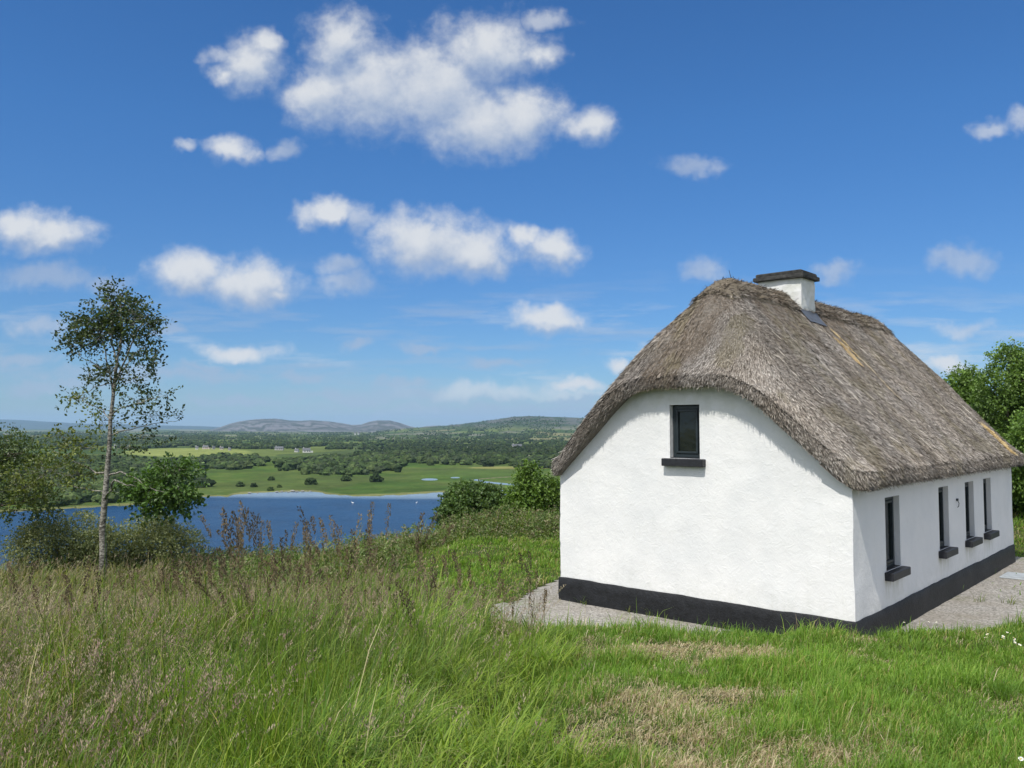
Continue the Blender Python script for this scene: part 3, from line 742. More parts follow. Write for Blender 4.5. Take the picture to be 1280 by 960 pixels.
def plain_mesh():
    th = np.concatenate([np.arange(-180, -38, 3.0), np.arange(-38, 38, .085), np.arange(38, 180.1, 3.0)])
    rr = 60 * np.exp(np.concatenate([np.arange(0, 1.6, .05), np.arange(1.6, 3.2, .0075), np.arange(3.2, 6.6, .02)]))
    TH, RR = np.meshgrid(np.radians(th), rr)
    yd = np.cos(TH); X = RR * np.sin(TH); Y = RR * yd
    Z = plain_z(X, Y)
    yy = np.maximum(Y, 30); px = px_of(X, yy); py = py_of(X, yy); n = fbm(X * .006, Y * .003, 301, 4); n2 = fbm(px * .05, py * .5, 302, 4); n3 = fbm(X * .03, Y * .012, 303, 3)
    def C(*a): return np.array(a)
    c = np.zeros(X.shape + (3,)); t = sstep(.35, .65, n2)[..., None]
    marsh = C(.058, .104, .020) * (1 - t) + C(.078, .116, .024) * t
    mt = sstep(.45, .62, n3)[..., None]; marsh = marsh * (1 - .4 * mt) + C(.036, .066, .016) * .4 * mt
    bt = sstep(.5, .68, fbm(X * .012 + 4, Y * .007, 305, 4))[..., None]; marsh = marsh * (1 - .3 * bt) + C(.095, .10, .04) * .3 * bt
    # far farmland in patches
    q = np.sin(X * .0 + 0); cx = np.floor(X / 260 + 1.2 * fbm(X * .003, Y * .003, 311, 2)); cy = np.floor(Y / 340 + 1.2 * fbm(X * .003, Y * .003, 312, 2))
    hsh = vnoise(cx * 3.7 + .5, cy * 5.3 + .5, 313)
    farm = np.where((hsh < .45)[..., None], C(.045, .075, .020), np.where((hsh < .62)[..., None], C(.10, .13, .035), np.where((hsh < .85)[..., None], C(.06, .085, .028), C(.16, .155, .075))))
    farm = farm * (.75 + .5 * n3)[..., None]
    gr = sstep(.56, .64, fbm(px * .025, py * .9, 315, 4)) * (py < 549); farm = farm * (1 - .6 * gr[..., None]) + C(.20, .19, .16) * .6 * gr[..., None]
    ft = (1 - sstep(568, 576, py + 8 * (n2 - .5)))[..., None]
    c = marsh * (1 - ft) + farm * ft
    def paint(mask, col, k=1.0):
        nonlocal c
        mask = (np.clip(mask, 0, 1) * k)[..., None]; c = c * (1 - mask) + C(*col) * mask
    paint(sstep(0, .15, ell(px, py, 235, 566, 85, 6.3)), (.19, .22, .062), .95)
    paint(sstep(0, .2, ell(px, py, 465, 576, 60, 1.6)), (.20, .20, .07), .7)
    paint(sstep(0, .2, ell(px, py, 640, 585.5, 60, 1.8)), (.21, .20, .07), .7)
    paint(sstep(.0, .6, ell(px, py, 600, 594, 120, 8)) * n2, (.05, .115, .02), .5)
    d = seg_d(px, py, [(592, 600), (612, 598.3), (650, 596), (705, 592.5)], 1.4); paint(1 - sstep(.3, .7, d), (.22, .19, .13), .8)
    sh = py - np.interp(px, SHORE[:, 0], SHORE[:, 1]); paint(sstep(-2.2, -.8, sh + (n2 - .5) * 2) * (py > 600), (.20, .19, .085), .65)
    paint(sstep(-9, -3, sh) * (1 - sstep(-3, -1.5, sh)) * (px > 480) * (px < 600), (.035, .062, .014), .6)
    # limestone and scrub on the hill
    hh = hillz(px, RR) * (Y > 0); onh = sstep(25, 60, hh); t = sstep(.42, .6, fbm(px * .06, hh * .09, 321, 4))
    hc = C(.042, .066, .032) * (1 - t[..., None]) + C(.12, .125, .105) * t[..., None] * .8
    c = c * (1 - onh[..., None]) + hc * onh[..., None]
    dk = sstep(0, .25, ell(px, 534 - 0 * px, 0, 0, 1, 1)); 
    m, T, out = new_mat('lowland'); a = attr(T); P = pos(T)
    nn = T.noise(P, .02, 6, .7); n4 = T.noise(P, .15, 4, .7)
    f = T.math('ADD', T.maprange(nn, .3, .7, .72, 1.25), T.maprange(n4, .3, .7, -.22, .22))
    cc = T.vmath('MULTIPLY', a, T.add('ShaderNodeCombineXYZ', ins={0: f, 1: f, 2: f}).outputs[0])
    b = bump(T, T.math('ADD', nn, T.math('MULTIPLY', n4, .3)), 3.0, .5)
    p = T.add('ShaderNodeBsdfPrincipled', ins={'Base Color': cc, 'Roughness': .95, 'Normal': b, 'Specular IOR Level': .05}); T.l.new(p.outputs[0], out.inputs[0])
    o = mesh_obj('plain', np.stack([X, Y, Z], -1).reshape(-1, 3), grid_faces(len(th), len(rr)), m, None, c.reshape(-1, 3), smooth=True)
    tag(o, kind='structure')
plain_mesh()

def m_water():
    m, T, out = new_mat('lake_water'); P = pos(T)
    q = T.vmath('MULTIPLY', P, (.35, 1.0, 1)); r1 = T.noise(q, .9, 4, .6); r2 = T.noise(P, .035, 4, .55); r3 = T.noise(T.vmath('MULTIPLY', P, (.25, 1, 1)), .02, 3, .5)
    b = bump(T, T.math('ADD', r1, T.math('MULTIPLY', r2, 1.5)), 1.6, 1.0)
    sep = T.add('ShaderNodeSeparateXYZ', ins={0: P})
    c = T.mix(T.maprange(r2, .35, .65), (.003, .036, .100), (.006, .052, .135))
    # calm-water sky reflection painted pale along the far shore, over weed
    yy = T.math('ADD', sep.outputs[1], T.math('MULTIPLY', T.math('SUBTRACT', r3, .5), 170))
    sh = T.math('MULTIPLY', T.maprange(yy, 500, 570, 0, 1, True), .85)
    c = T.mix(sh, c, (.22, .30, .37))
    p = T.add('ShaderNodeBsdfPrincipled', ins={'Base Color': c, 'Roughness': .28, 'Normal': b, 'Specular IOR Level': .15}); T.l.new(p.outputs[0], out.inputs[0])
    return m
xs2 = np.linspace(-1500, 1500, 41); ys2 = np.linspace(40, 1400, 30); A_, B_ = np.meshgrid(xs2, ys2)
tag(mesh_obj('lake', np.stack([A_, B_, np.full(A_.shape, LAKE_Z)], -1).reshape(-1, 3), grid_faces(41, 30), m_water()), kind='structure')

def ridge_hill(name, prof, r0, wid, back, cols, seed, band=1.0):
    prof = np.array(prof, float); px = np.arange(prof[0, 0], prof[-1, 0], 1.0)
    nr = 60; t = np.linspace(-1, 1, nr); PX, Tt = np.meshgrid(px, t)
    r = np.where(Tt < 0, r0 + Tt * wid, r0 + Tt * back); th = np.arctan((PX - 640) / FOC)
    top = CZ + (534.3 - np.interp(PX, prof[:, 0], prof[:, 1])) / FOC * r0 / np.cos(th) * np.cos(th)
    k = 1 - np.abs(Tt) ** 1.7; n = fbm(PX * .05, Tt * 3, seed, 5) - .5
    # stepped terraces
    st = np.sin(k * 22 + n * 16 + PX * .05) * .006 * band
    z = LAKE_Z - 15 + (top - LAKE_Z + 15) * np.clip(k + st + n * .05 * np.abs(Tt) * 3 * (1 - np.abs(Tt)), -.05, 1.02)
    X = (PX - 640) / FOC * r; Y = r
    b = sstep(.38, .62, fbm(PX * .035, k * 9 + PX * .01, seed + 5, 5) * .7 + .3 * (.5 + .5 * np.sin(k * 24 + n * 22 + PX * .06)))
    C = np.array(cols[0]) * b[..., None] + np.array(cols[1]) * (1 - b[..., None])
    m, T, out = new_mat(name + '_rock'); a = attr(T); P = pos(T); nn = T.noise(P, .004, 6, .7); f = T.maprange(nn, .3, .7, .75, 1.25)
    cc = T.vmath('MULTIPLY', a, T.add('ShaderNodeCombineXYZ', ins={0: f, 1: f, 2: f}).outputs[0]); bb = bump(T, nn, 60, .6)
    p = T.add('ShaderNodeBsdfPrincipled', ins={'Base Color': cc, 'Roughness': .95, 'Normal': bb, 'Specular IOR Level': .05}); T.l.new(p.outputs[0], out.inputs[0])
    tag(mesh_obj(name, np.stack([X, Y, z], -1).reshape(-1, 3), grid_faces(len(px), nr), m, None, C.reshape(-1, 3), smooth=True), kind='structure')
ridge_hill('limestone_hills', [(250,541),(262,538),(275,534.5),(288,530),(300,527),(320,524.5),(345,523.5),(362,526),(375,526.5),(388,525.5),(410,527),(425,529),(440,531.5),(452,531),(462,527.5),(472,525.8),(488,526),(500,529),(512,533),(522,535),(534,533),(548,532.2),(562,533.5),(580,537),(620,541)], 10500, 3200, 3500, ((.15, .147, .15), (.065, .075, .062)), 401)
ridge_hill('far_hills', [(-700,534),(-400,529),(-200,526),(-60,524),(0,524.5),(30,525.5),(60,527.5),(110,530),(160,530.5),(200,532),(250,533),(300,535),(340,537)], 21000, 4000, 4000, ((.05, .07, .05), (.04, .055, .04)), 431, .3)
ridge_hill('far_right_hills', [(600,536),(640,531),(700,526.5),(735,526),(800,525),(900,526),(1050,528),(1200,527),(1400,530),(1700,536)], 14000, 3000, 3000, ((.06, .075, .05), (.045, .06, .04)), 451, .5)

# far-off woods and hedges (a mass nobody could count)
def ico(sub):
    bm = bmesh.new(); bmesh.ops.create_icosphere(bm, subdivisions=sub, radius=1); v = np.array([p.co[:] for p in bm.verts]); f = np.array([[q.index for q in p.verts] for p in bm.faces]); bm.free(); return v, f
ICO = {k: ico(k) for k in (1, 2, 3)}
def blobs(P, rad, hgt, col, sub, seed=0):
    v, f = ICO[sub]; n = len(P); g = np.random.default_rng(seed)
    ph = g.uniform(0, 6.3, (n, 1, 3)); fr = g.uniform(2.2, 4.5, (n, 1, 3))
    disp = 1 + .16 * (np.sin(v[None, :, [0]] * fr[..., [0]] + ph[..., [0]]) * np.sin(v[None, :, [1]] * fr[..., [1]] + ph[..., [1]]) + np.sin(v[None, :, [2]] * fr[..., [2]] * 1.6 + ph[..., [2]]))
    disp = disp + g.normal(0, .17 if sub > 1 else .08, (n, len(v), 1))
    q = v[None] * disp * np.stack([rad, rad, hgt * .55], -1)[:, None, :]; q[..., 2] += (hgt * .48)[:, None]
    q = q + P[:, None, :]
    F = (f[None] + (np.arange(n) * len(v))[:, None, None]).reshape(-1, 3)
    return q.reshape(-1, 3), F, np.repeat(col, len(v), 0)
m_, T, out = new_mat('far_foliage'); a = attr(T); P = pos(T); nn = T.noise(P, .45, 4, .75); f = T.maprange(nn, .35, .65, .55, 1.4)
cc = T.vmath('MULTIPLY', a, T.add('ShaderNodeCombineXYZ', ins={0: f, 1: f, 2: f}).outputs[0])
p = T.add('ShaderNodeBsdfPrincipled', ins={'Base Color': cc, 'Roughness': .9, 'Normal': bump(T, nn, 1.5, 1.0), 'Specular IOR Level': .05}); T.l.new(p.outputs[0], out.inputs[0])
M_FAR = m_
def woods():
    acc = []
    def batch(n, py0, py1, px0, px1, sub, seed, far=False):
        g = np.random.default_rng(seed)
        py = g.uniform(py0, py1, n); px = g.uniform(px0, px1, n)
        Y = np.array([Y_of(q) for q in py]); X = X_of(px, Y)
        keep = (wood_density(px, py, X, Y) > .5)
        if far:
            hg = (np.abs(((X / 230 + 1.2 * fbm(X * .003, Y * .003, 311, 2)) % 1) - .5) > .45) | (np.abs(((Y / 300 + 1.2 * fbm(X * .003, Y * .003, 312, 2)) % 1) - .5) > .44)
            keep = keep | (hg & (g.random(n) < .6) & ~(ell(px, py, 235, 566, 85, 6.5) > 0))
        keep &= water_amt(px, py) < -1.0
        X, Y = X[keep], Y[keep]; k = len(X)
        h = g.uniform(2.5, 7, k) * (1 + (fbm(X * .004, Y * .004, 77, 2) - .4)); rd = h * g.uniform(.45, .75, k)
        ci = g.integers(0, 5, k); tone = fbm(X * .002, Y * .0012, 78, 3)[:, None]
        c = np.array(M_FOREST_C)[ci] * .88 * g.uniform(.7, 1.4, k)[:, None] * (.6 + .9 * tone)
        acc.append((np.stack([X, Y, plain_z(X, Y) - .4], -1), rd, h, c, sub, seed))
    batch(16000, 574, 636, -160, 730, 2, 1)
    batch(13000, 558, 586, -160, 780, 2, 2)
    batch(15000, 547, 562, -200, 800, 1, 3, True)
    batch(17000, 540.5, 549, -200, 820, 1, 4, True)
    V, F, C, o = [], [], [], 0
    for a in acc:
        v, f, c = blobs(*a); V.append(v); F.append(f + o); C.append(c); o += len(v)
    tag(mesh_obj('distant_woodland', np.concatenate(V), np.concatenate(F), M_FAR, None, np.concatenate(C)),
        'dark green woods and hedges spread over the lowland beyond the lake', 'woodland', kind='stuff')
woods()

# single bushes on the marsh
BUSH = [(388, 606.5, 7, 'dark bush standing alone on the marsh just above the lake shore'), (300, 609, 5, 'low left-hand bush of two on the marsh above the pale shore'),
        (317, 609.5, 4, 'small round bush on the marsh beside a low one above the pale shore'), (339, 601, 4, 'small lone bush in the open marsh nearer the woods'),
        (338, 614, 4, 'small bush right at the waterline left of the shore rocks'), (470, 603, 8, 'round bush in front of the dark marsh wood'), (432, 602, 6, 'bush at the left foot of the dark marsh wood'),
        (349, 610, 3, 'tiny bush on the shore turf right of the two low bushes'), (610, 584, 7, 'round bush at the edge of the wide wood above the marsh river')]
for i, (px, py, w_, lb) in enumerate(BUSH):
    Y = Y_of(py); X = float(X_of(px, Y)); rd = w_ * .8 * Y / FOC
    c = np.array([M_FOREST_C[i % 3]]) * .9
    pp = np.array([[0, 0, 0], [rd * .7, rd * .2, 0], [-rd * .6, -rd * .2, 0]]); v, f, cc = blobs(pp, np.array([rd, rd * .7, rd * .6]), np.array([rd * 1.5, rd * 1.0, rd * 1.1]), np.repeat(c, 3, 0), 3, 900 + i)
    o = mesh_obj('bush', v, f, M_FAR, None, cc); o.location = (X, Y, float(plain_z(np.array(X), np.array(Y))) - .1); tag(o, lb, 'bush')
# shore rocks
rk = None; g = np.random.default_rng(5)
for px in (346, 352, 357, 361, 366, 371, 378, 383, 388, 322, 312):
    py = np.interp(px, SHORE[:, 0], SHORE[:, 1]) + g.uniform(-.4, .5); Y = Y_of(py); X = float(X_of(px, Y))
    if rk is None:
        v, f, cc = blobs(np.zeros((1, 3)), np.array([1.1]), np.array([1.1]), np.ones((1, 3)), 2, 77); rk = o = mesh_obj('rock', v, f, M_STONE)
    else: o = rk.copy(); COL.objects.link(o)
    o.location = (X, Y, LAKE_Z - .1); o.rotation_euler = (0, 0, g.uniform(0, 6)); o.scale = (g.uniform(.6, 1.6),) * 3
    tag(o, 'pale grey boulder at the waterline of the far shore', 'rock', 'boulders along the far shore')
# swans
m_sw = m_simple('white_feathers', (.8, .8, .78), .7, 5, .05, .002, 20)
sw = None
for px, py in ((441, 629), (520.5, 629), (555, 626)):
    if sw is None:
        b = MB(); v, f = ICO[2]; q = v * np.array([.75, .34, .30]) + np.array([0, 0, .18]); q[:, 2] += np.clip(-q[:, 0] - .4, 0, 1) * .5
        b.add(q, f.tolist()); b.tube([(.6, 0, .2), (.85, 0, .45), (.75, 0, .8), (.85, 0, 1.0), (1.0, 0, 1.02), (1.18, 0, .96)], [.12, .09, .07, .08, .09, .03], 8)
        sw = o = b.build('swan', m_sw, smooth=True)
    else: o = sw.copy(); COL.objects.link(o)
    Y = Y_of(py); o.location = (float(X_of(px, Y)), Y, LAKE_Z); o.rotation_euler = (0, 0, g.uniform(0, 6)); tag(o, 'white swan floating on the open lake', 'swan', 'swans on the lake')

# distant houses
MH = {'white': m_simple('far_white_render', (.50, .50, .48), .8, .6, .05, .01, 4), 'grey': m_simple('far_grey_render', (.34, .33, .32), .8, .6, .1, .01, 4),
      'cream': m_simple('far_cream_render', (.62, .58, .46), .8, .6, .08, .01, 4), 'pink': m_simple('far_pinkish_render', (.45, .38, .34), .8, .6, .08, .01, 4)}
M_SLATE = m_simple('far_slate', (.10, .105, .115), .7, 1.0, .2, .02, 6)
def far_house(px, py, wpx, hpx, colr, label, rot, gable=True, ext=False):
    Y = Y_of(py); X = float(X_of(px, Y)); m = Y / FOC; w = wpx * m; wpx, hpx = wpx * .85, hpx * .8; w = wpx * m; h_ = hpx * m * .6; d = min(w * .6, 8)
    r = empty('distant_house', (X, Y, float(plain_z(np.array(X), np.array(Y))) + .3), rot, label=label, cat='house')
    b = MB(); hw, hd = w / 2, d / 2; rh = hpx * m * .38 + 1.2
    v = [(-hw, -hd, -2), (hw, -hd, -2), (hw, hd, -2), (-hw, hd, -2), (-hw, -hd, h_), (hw, -hd, h_), (hw, hd, h_), (-hw, hd, h_), (-hw, 0, h_ + rh - .1), (hw, 0, h_ + rh - .1)]
    b.add(v, [(0, 1, 5, 4), (2, 3, 7, 6), (1, 2, 6, 9, 5), (3, 0, 4, 8, 7)])
    if ext: b.box((hw, -hd * .8, -2), (hw + w * .35, hd * .8, h_ * .7))
    b.build('wall', MH[colr], r)
    b = MB(); o_ = .35
    v = [(-hw - o_, -hd - o_, h_ - .2), (hw + o_, -hd - o_, h_ - .2), (hw + o_, 0, h_ + rh), (-hw - o_, 0, h_ + rh), (-hw - o_, hd + o_, h_ - .2), (hw + o_, hd + o_, h_ - .2)]
    v2 = [(x, y, z + .25) for x, y, z in v]
    b.add(v + v2, [(0, 1, 2, 3), (3, 2, 5, 4), (6, 7, 8, 9), (9, 8, 11, 10), (0, 1, 7, 6), (4, 5, 11, 10), (1, 2, 8, 7), (2, 5, 11, 8), (0, 3, 9, 6), (3, 4, 10, 9)])
    rf = b.build('roof', M_SLATE, r)
    b = MB(); b.box((-hw * .8, -.5, h_ + rh * .6), (-hw * .8 + 1.2, .5, h_ + rh + 1.6)); b.build('chimney', MH[colr], rf)
    for k in (-.5, .15, .6):
        b = MB(); b.box((k * hw, -hd - .06, h_ * .35), (k * hw + min(1.6, w * .12), -hd + .02, h_ * .8)); b.build('window', M_GLASS, r)
H = [(383, 566, 11, 6, 'white', 'white house, largest of the group in the trees left of the marsh wood', .25, True),
     (349, 563, 12, 4.5, 'grey', 'long low grey house beside a dark tree clump left of the white group', .05, False),
     (371, 565.5, 6, 4, 'white', 'small white house close to the left of the largest white house', -.4, False),
     (331, 560, 3.5, 3, 'white', 'tiny white house alone in the green fields left of the long grey house', .5, False),
     (246, 562, 4, 4, 'white', 'white house at the left end of the row above the pale field', .2, False),
     (257, 561.5, 8, 4.5, 'pink', 'pinkish house second in the row above the pale field', -.1, True),
     (267, 562, 4, 3.5, 'grey', 'small grey house in the middle of the row above the pale field', .6, False),
     (277, 562.5, 5, 3.5, 'pink', 'low pinkish house right of the small grey one above the pale field', .1, False),
     (287, 563.5, 4, 3, 'grey', 'grey house at the right end of the row above the pale field', -.3, False),
     (444, 543.5, 2.5, 4, 'white', 'left of two tiny white buildings near the foot of the limestone hills', .1, False),
     (448.5, 543.5, 3, 4, 'white', 'right of two tiny white buildings near the foot of the limestone hills', .8, False),
     (646, 561, 15, 6, 'white', 'large white house with annexes in the woods nearest the cottage roof', .35, True),
     (585, 563, 3, 3, 'white', 'tiny white house deep in the wide wood above the marsh', .1, False),
     (664, 580, 9, 9, 'cream', 'tall cream house showing above the young tree beside the cottage', .3, False),
     (145, 560.5, 5, 4, 'white', 'white house seen just behind the birch trunk', .1, False),
     (161, 560.5, 4, 3, 'grey', 'small grey house seen right of the birch trunk', -.2, False)]
for a in H: far_house(a[0], a[1], a[2], a[3], a[4], a[5], a[6], ext=a[7])

# ------------------------------------------------------------------ trees and shrubs
def leaf_cloud(P, D, size, cols, seed=0, asp=.62):
    """one rhombic, slightly folded leaf at every P, along D"""
    g = np.random.default_rng(seed); n = len(P)
    D = D / (np.linalg.norm(D, axis=1)[:, None] + 1e-9); N = g.normal(0, 1, (n, 3)) + np.array([0, 0, .9])
    Wd = np.cross(D, N); Wd /= np.linalg.norm(Wd, axis=1)[:, None] + 1e-9
    N = np.cross(Wd, D); s = size[:, None]
    a = P; b = P + D * s * .5 + Wd * s * asp * .5 + N * s * .08; c = P + D * s; d = P + D * s * .5 - Wd * s * asp * .5 + N * s * .08
    return np.stack([a, b, c, d], 1).reshape(-1, 3), np.arange(4 * n).reshape(-1, 4), np.repeat(cols, 4, 0)
def sprays(centres, radii, count, leaf, cols, seed, droop=.25, twig=.45, per=9, shell=.55, outk=1.0, flat=1.0, squash=None):
    """sprays of leaves filling ellipsoids; cols: list of base colours"""
    g = np.random.default_rng(seed); P, D, S, C, TW = [], [], [], [], []
    for ci, (c, r) in enumerate(zip(centres, radii)):
        c = np.array(c); r = np.array(r) * np.ones(3); n = int(count * (r[0] * r[2]) / np.mean([q[0] * q[2] if np.ndim(q) else q * q for q in [np.array(x) * np.ones(3) for x in radii]]))
        n = max(n, 3)
        d = g.normal(0, 1, (n, 3)); d /= np.linalg.norm(d, axis=1)[:, None]; rad = shell + (1 - shell) * g.random(n) ** .6
        rad = rad * (.82 + .36 * fbm(d[:, 0] * 2.3 + ci * 7, d[:, 2] * 2.3 + d[:, 1] * 1.7, seed + 3, 3))
        p = c + d * r * rad[:, None]
        td = d * outk + g.normal(0, .55, (n, 3)) + np.array([0, 0, -droop * .5]); td /= np.linalg.norm(td, axis=1)[:, None]
        base = np.array(cols)[g.integers(0, len(cols), n)] * g.uniform(.75, 1.25, n)[:, None]
        tone = .75 + .5 * fbm(p[:, 0] * 1.3 + 5, p[:, 2] * 1.3 + p[:, 1], seed + 9, 3)
        TW.append((p, td))
        for k in range(per):
            t = (k + g.random(n)) / per
            q = p + td * (twig * t)[:, None] + g.normal(0, twig * .09, (n, 3)); q[:, 2] -= droop * twig * t * t
            ld = td * .6 + g.normal(0, .8, (n, 3)) + np.array([0, 0, -.25])
            P.append(q); D.append(ld); S.append(g.uniform(.65, 1.25, n) * leaf); C.append(base * g.uniform(.8, 1.2, n)[:, None] * tone[:, None])
    v, f, c = leaf_cloud(np.concatenate(P), np.concatenate(D), np.concatenate(S), np.concatenate(C), seed + 1)
    return v, f, c, TW
def curve(p0, p1, n=7, sag=0.0, jit=.04, seed=0):
    g = np.random.default_rng(seed); t = np.linspace(0, 1, n)[:, None]; L_ = np.linalg.norm(np.array(p1) - p0)
    q = np.array(p0) * (1 - t) + np.array(p1) * t + g.normal(0, jit * L_, (n, 3)) * np.sin(t * math.pi); q[:, 2] += (sag * L_ * np.sin(t * math.pi))[:, 0]
    return q
def tree(name, base, label, cat, height, trunk_r, blobs_, leaf, cols, seed, count=60, bark=None, group=None, trunk_top=.75, lean=(0, 0), twig=.45, per=9, shell=.45, trunk_pts=None):
    """blobs_: list of (dx, dy, dz, rx, ry, rz) relative to base"""
    r = empty(name, base, label=label, cat=cat, group=group); g = np.random.default_rng(seed); mb = MB()
    height = max(b[2] for b in blobs_) * .9 / trunk_top; tp = np.array(trunk_pts) if trunk_pts is not None else curve((0, 0, -.3), (lean[0], lean[1], height * trunk_top), 9, 0, .015, seed)
    tr = np.linspace(trunk_r, trunk_r * .25, len(tp)); tr[0] *= 1.3; mb.tube(tp, tr, 9)
    for i, (dx, dy, dz, rx, ry, rz) in enumerate(blobs_):
        c = np.array([dx, dy, dz]); k = int(np.argmin(np.abs(tp[:, 2] - (dz - .35 * math.hypot(dx, dy) - rz * .3)))); k = max(1, min(k, len(tp) - 1)); p0 = tp[k]
        b = curve(p0, c, 7, .06, .04, seed + i); r0 = max(trunk_r * .45 * (1 - k / len(tp) * .6), .012); mb.tube(b, np.linspace(r0, r0 * .3, 7), 6)
        for q in range(7):
            e = c + g.normal(0, .5, 3) * np.array([rx, ry, rz]) * 1.1; j = g.integers(2, 7); bb = curve(b[j], e, 5, .04, .05, seed + 50 + i * 9 + q); mb.tube(bb, np.linspace(r0 * .35, .006, 5), 4)
    mb.build('trunk', bark or M_BARK, r, smooth=True)
    v, f, c, _ = sprays([b[:3] for b in blobs_], [b[3:] for b in blobs_], count, leaf, cols, seed, twig=twig, per=per, shell=shell)
    mesh_obj('crown', v, f, M_LEAF, r, c); return r
G_SYC = [(.085, .145, .040), (.105, .165, .046), (.065, .112, .034)]
G_OAK = [(.125, .21, .042), (.155, .245, .052), (.095, .16, .036)]
G_YNG = [(.105, .180, .030), (.130, .210, .036), (.080, .140, .026)]
G_BIR = [(.040, .066, .018), (.055, .085, .020), (.030, .052, .016)]

# left: slender tree with pale trunk, at 24 m
def B(px, py, Y): return at(px, py, Y)
def slender_tree():
    Y = 24.0; b0 = B(130, 702, Y); b0[2] = hz(b0[0], b0[1]); r = empty('slender_tree', b0, label='tall slender tree with pale trunk and airy windswept crown on the left', cat='tree')
    rel = lambda px, py, dy=0.0: B(px, py, Y + dy) - b0
    mb = MB(); g = np.random.default_rng(11)
    tr = [rel(129, 706), rel(129, 690), rel(128, 660), rel(131, 625), rel(134, 590), rel(137, 555), rel(138, 525), rel(141, 500), rel(143, 480)]; tr[0][2] = -.3; 
    mb.tube(tr, [.12, .10, .092, .084, .074, .062, .055, .050, .044], 10)
    limbs = [([(143, 480), (146, 455), (150, 430), (155, 405), (150, 378)], .055, 0), ([(141, 500), (138, 470), (132, 440), (122, 415), (108, 405)], .03, .3), ([(143, 480), (153, 458), (164, 430), (178, 405), (186, 392)], .035, -.3),
             ([(146, 455), (141, 430), (140, 400), (136, 372), (134, 362)], .028, .2), ([(142, 490), (150, 470), (160, 455), (172, 440), (184, 432)], .022, -.4), ([(138, 525), (128, 512), (112, 505), (100, 500), (88, 497)], .018, .5),
             ([(139, 520), (152, 510), (170, 505), (190, 498), (208, 495)], .022, -.5), ([(137, 545), (155, 538), (180, 532), (205, 528), (225, 525)], .018, .2), ([(134, 590), (120, 590), (100, 580), (80, 570), (62, 560)], .035, .6),
             ([(131, 625), (138, 612), (142, 600), (150, 603), (170, 608)], .04, -.5), ([(134, 595), (150, 590), (168, 597), (185, 610), (205, 615)], .03, -.6), ([(132, 615), (112, 612), (90, 608), (66, 606), (45, 607)], .022, .3),
             ([(141, 470), (128, 462), (112, 452), (100, 445), (92, 436)], .018, -.3), ([(140, 480), (120, 483), (105, 492), (92, 497), (80, 500)], .014, -.6)]
    for pts, r0, dy in limbs:
        q = [rel(x, y, dy * k * .6) for k, (x, y) in enumerate(pts)]
        t = np.linspace(0, 1, 13); qq = np.stack([np.interp(t * 4, range(5), np.array(q)[:, a]) for a in range(3)], -1); qq[1:-1] += g.normal(0, .02, (11, 3))
        mb.tube(qq, np.linspace(r0, r0 * .25, 13), 6)
    # leafy clumps: (px, py, rx px, ry px, depth, sprays, palette)
    cl = [(150,385,34,20,0,1.0,0),(118,402,30,16,.5,.9,0),(150,372,18,12,.2,.5,0),(95,412,22,11,.6,.55,0),(100,432,24,9,.3,.5,0),(130,415,30,16,0,.9,0),(172,398,22,16,-.4,.65,0),(188,412,14,18,-.5,.45,0),(180,440,16,16,-.4,.32,0),(192,450,9,12,-.5,.16,0),
          (150,405,30,14,.3,.8,0),(138,362,12,7,.1,.18,0),(160,440,16,14,.2,.22,0),(125,470,16,9,.3,.3,0),(135,462,18,7,-.3,.25,0),(165,475,18,14,-.3,.32,0),(112,497,22,6,.5,.22,1),(88,497,12,5,.6,.1,0),(172,500,24,10,-.4,.32,0),(205,492,14,7,-.6,.14,0),
          (226,520,9,4,.1,.05,0),(185,520,26,6,-.1,.22,0),(128,525,24,10,.4,.3,1),(190,468,10,6,-.5,.08,0),(150,560,24,8,.1,.16,0),(185,548,26,8,.2,.18,0),
          (60,590,46,22,.6,1.1,1),(95,560,30,15,.5,.6,1),(30,610,34,20,.7,.9,1),(100,595,26,12,.2,.35,1),(205,610,38,22,-.5,2.2,2),(218,588,26,12,-.5,.8,2),(228,628,20,9,-.5,.6,2),(172,612,20,12,-.3,.6,2),(195,630,26,9,-.4,.6,2),(75,545,18,7,.3,.2,1)]
    pal = [[(.050, .078, .028), (.075, .105, .032), (.036, .058, .024)], [(.13, .165, .035), (.095, .13, .030), (.15, .175, .045)], [(.075, .145, .030), (.095, .17, .036), (.060, .11, .026)]]
    V, F, C, o = [], [], [], 0; m = Y / FOC
    for i, (px, py, rx, ry, dy, k, pi) in enumerate(cl):
        c = rel(px, py, dy); n = int(96 * k)
        v, f, cc, TW = sprays([c], [(rx * m, rx * m * .8, ry * m)], n, .105 if pi < 2 else .13, pal[pi], 500 + i, droop=.15, twig=.36, per=8, shell=.15, outk=.9)
        V.append(v); F.append(f + o); C.append(cc); o += len(v)
        # twigs that carry the sprays
        for p, d in TW:
            for q in range(0, len(p), 3): mb.tube([c + (p[q] - c) * .25 + g.normal(0, .03, 3), (p[q] + c) / 2 + g.normal(0, .04, 3), p[q] + d[q] * .2], [.010, .007, .004], 3)
    mb.build('trunk', M_BIRCH, r, smooth=True); mesh_obj('crown', np.concatenate(V), np.concatenate(F), M_LEAF, r, np.concatenate(C))
slender_tree()

def place(px, py, Y): p = at(px, py, Y); return (p[0], p[1], float(hz(p[0], p[1])))
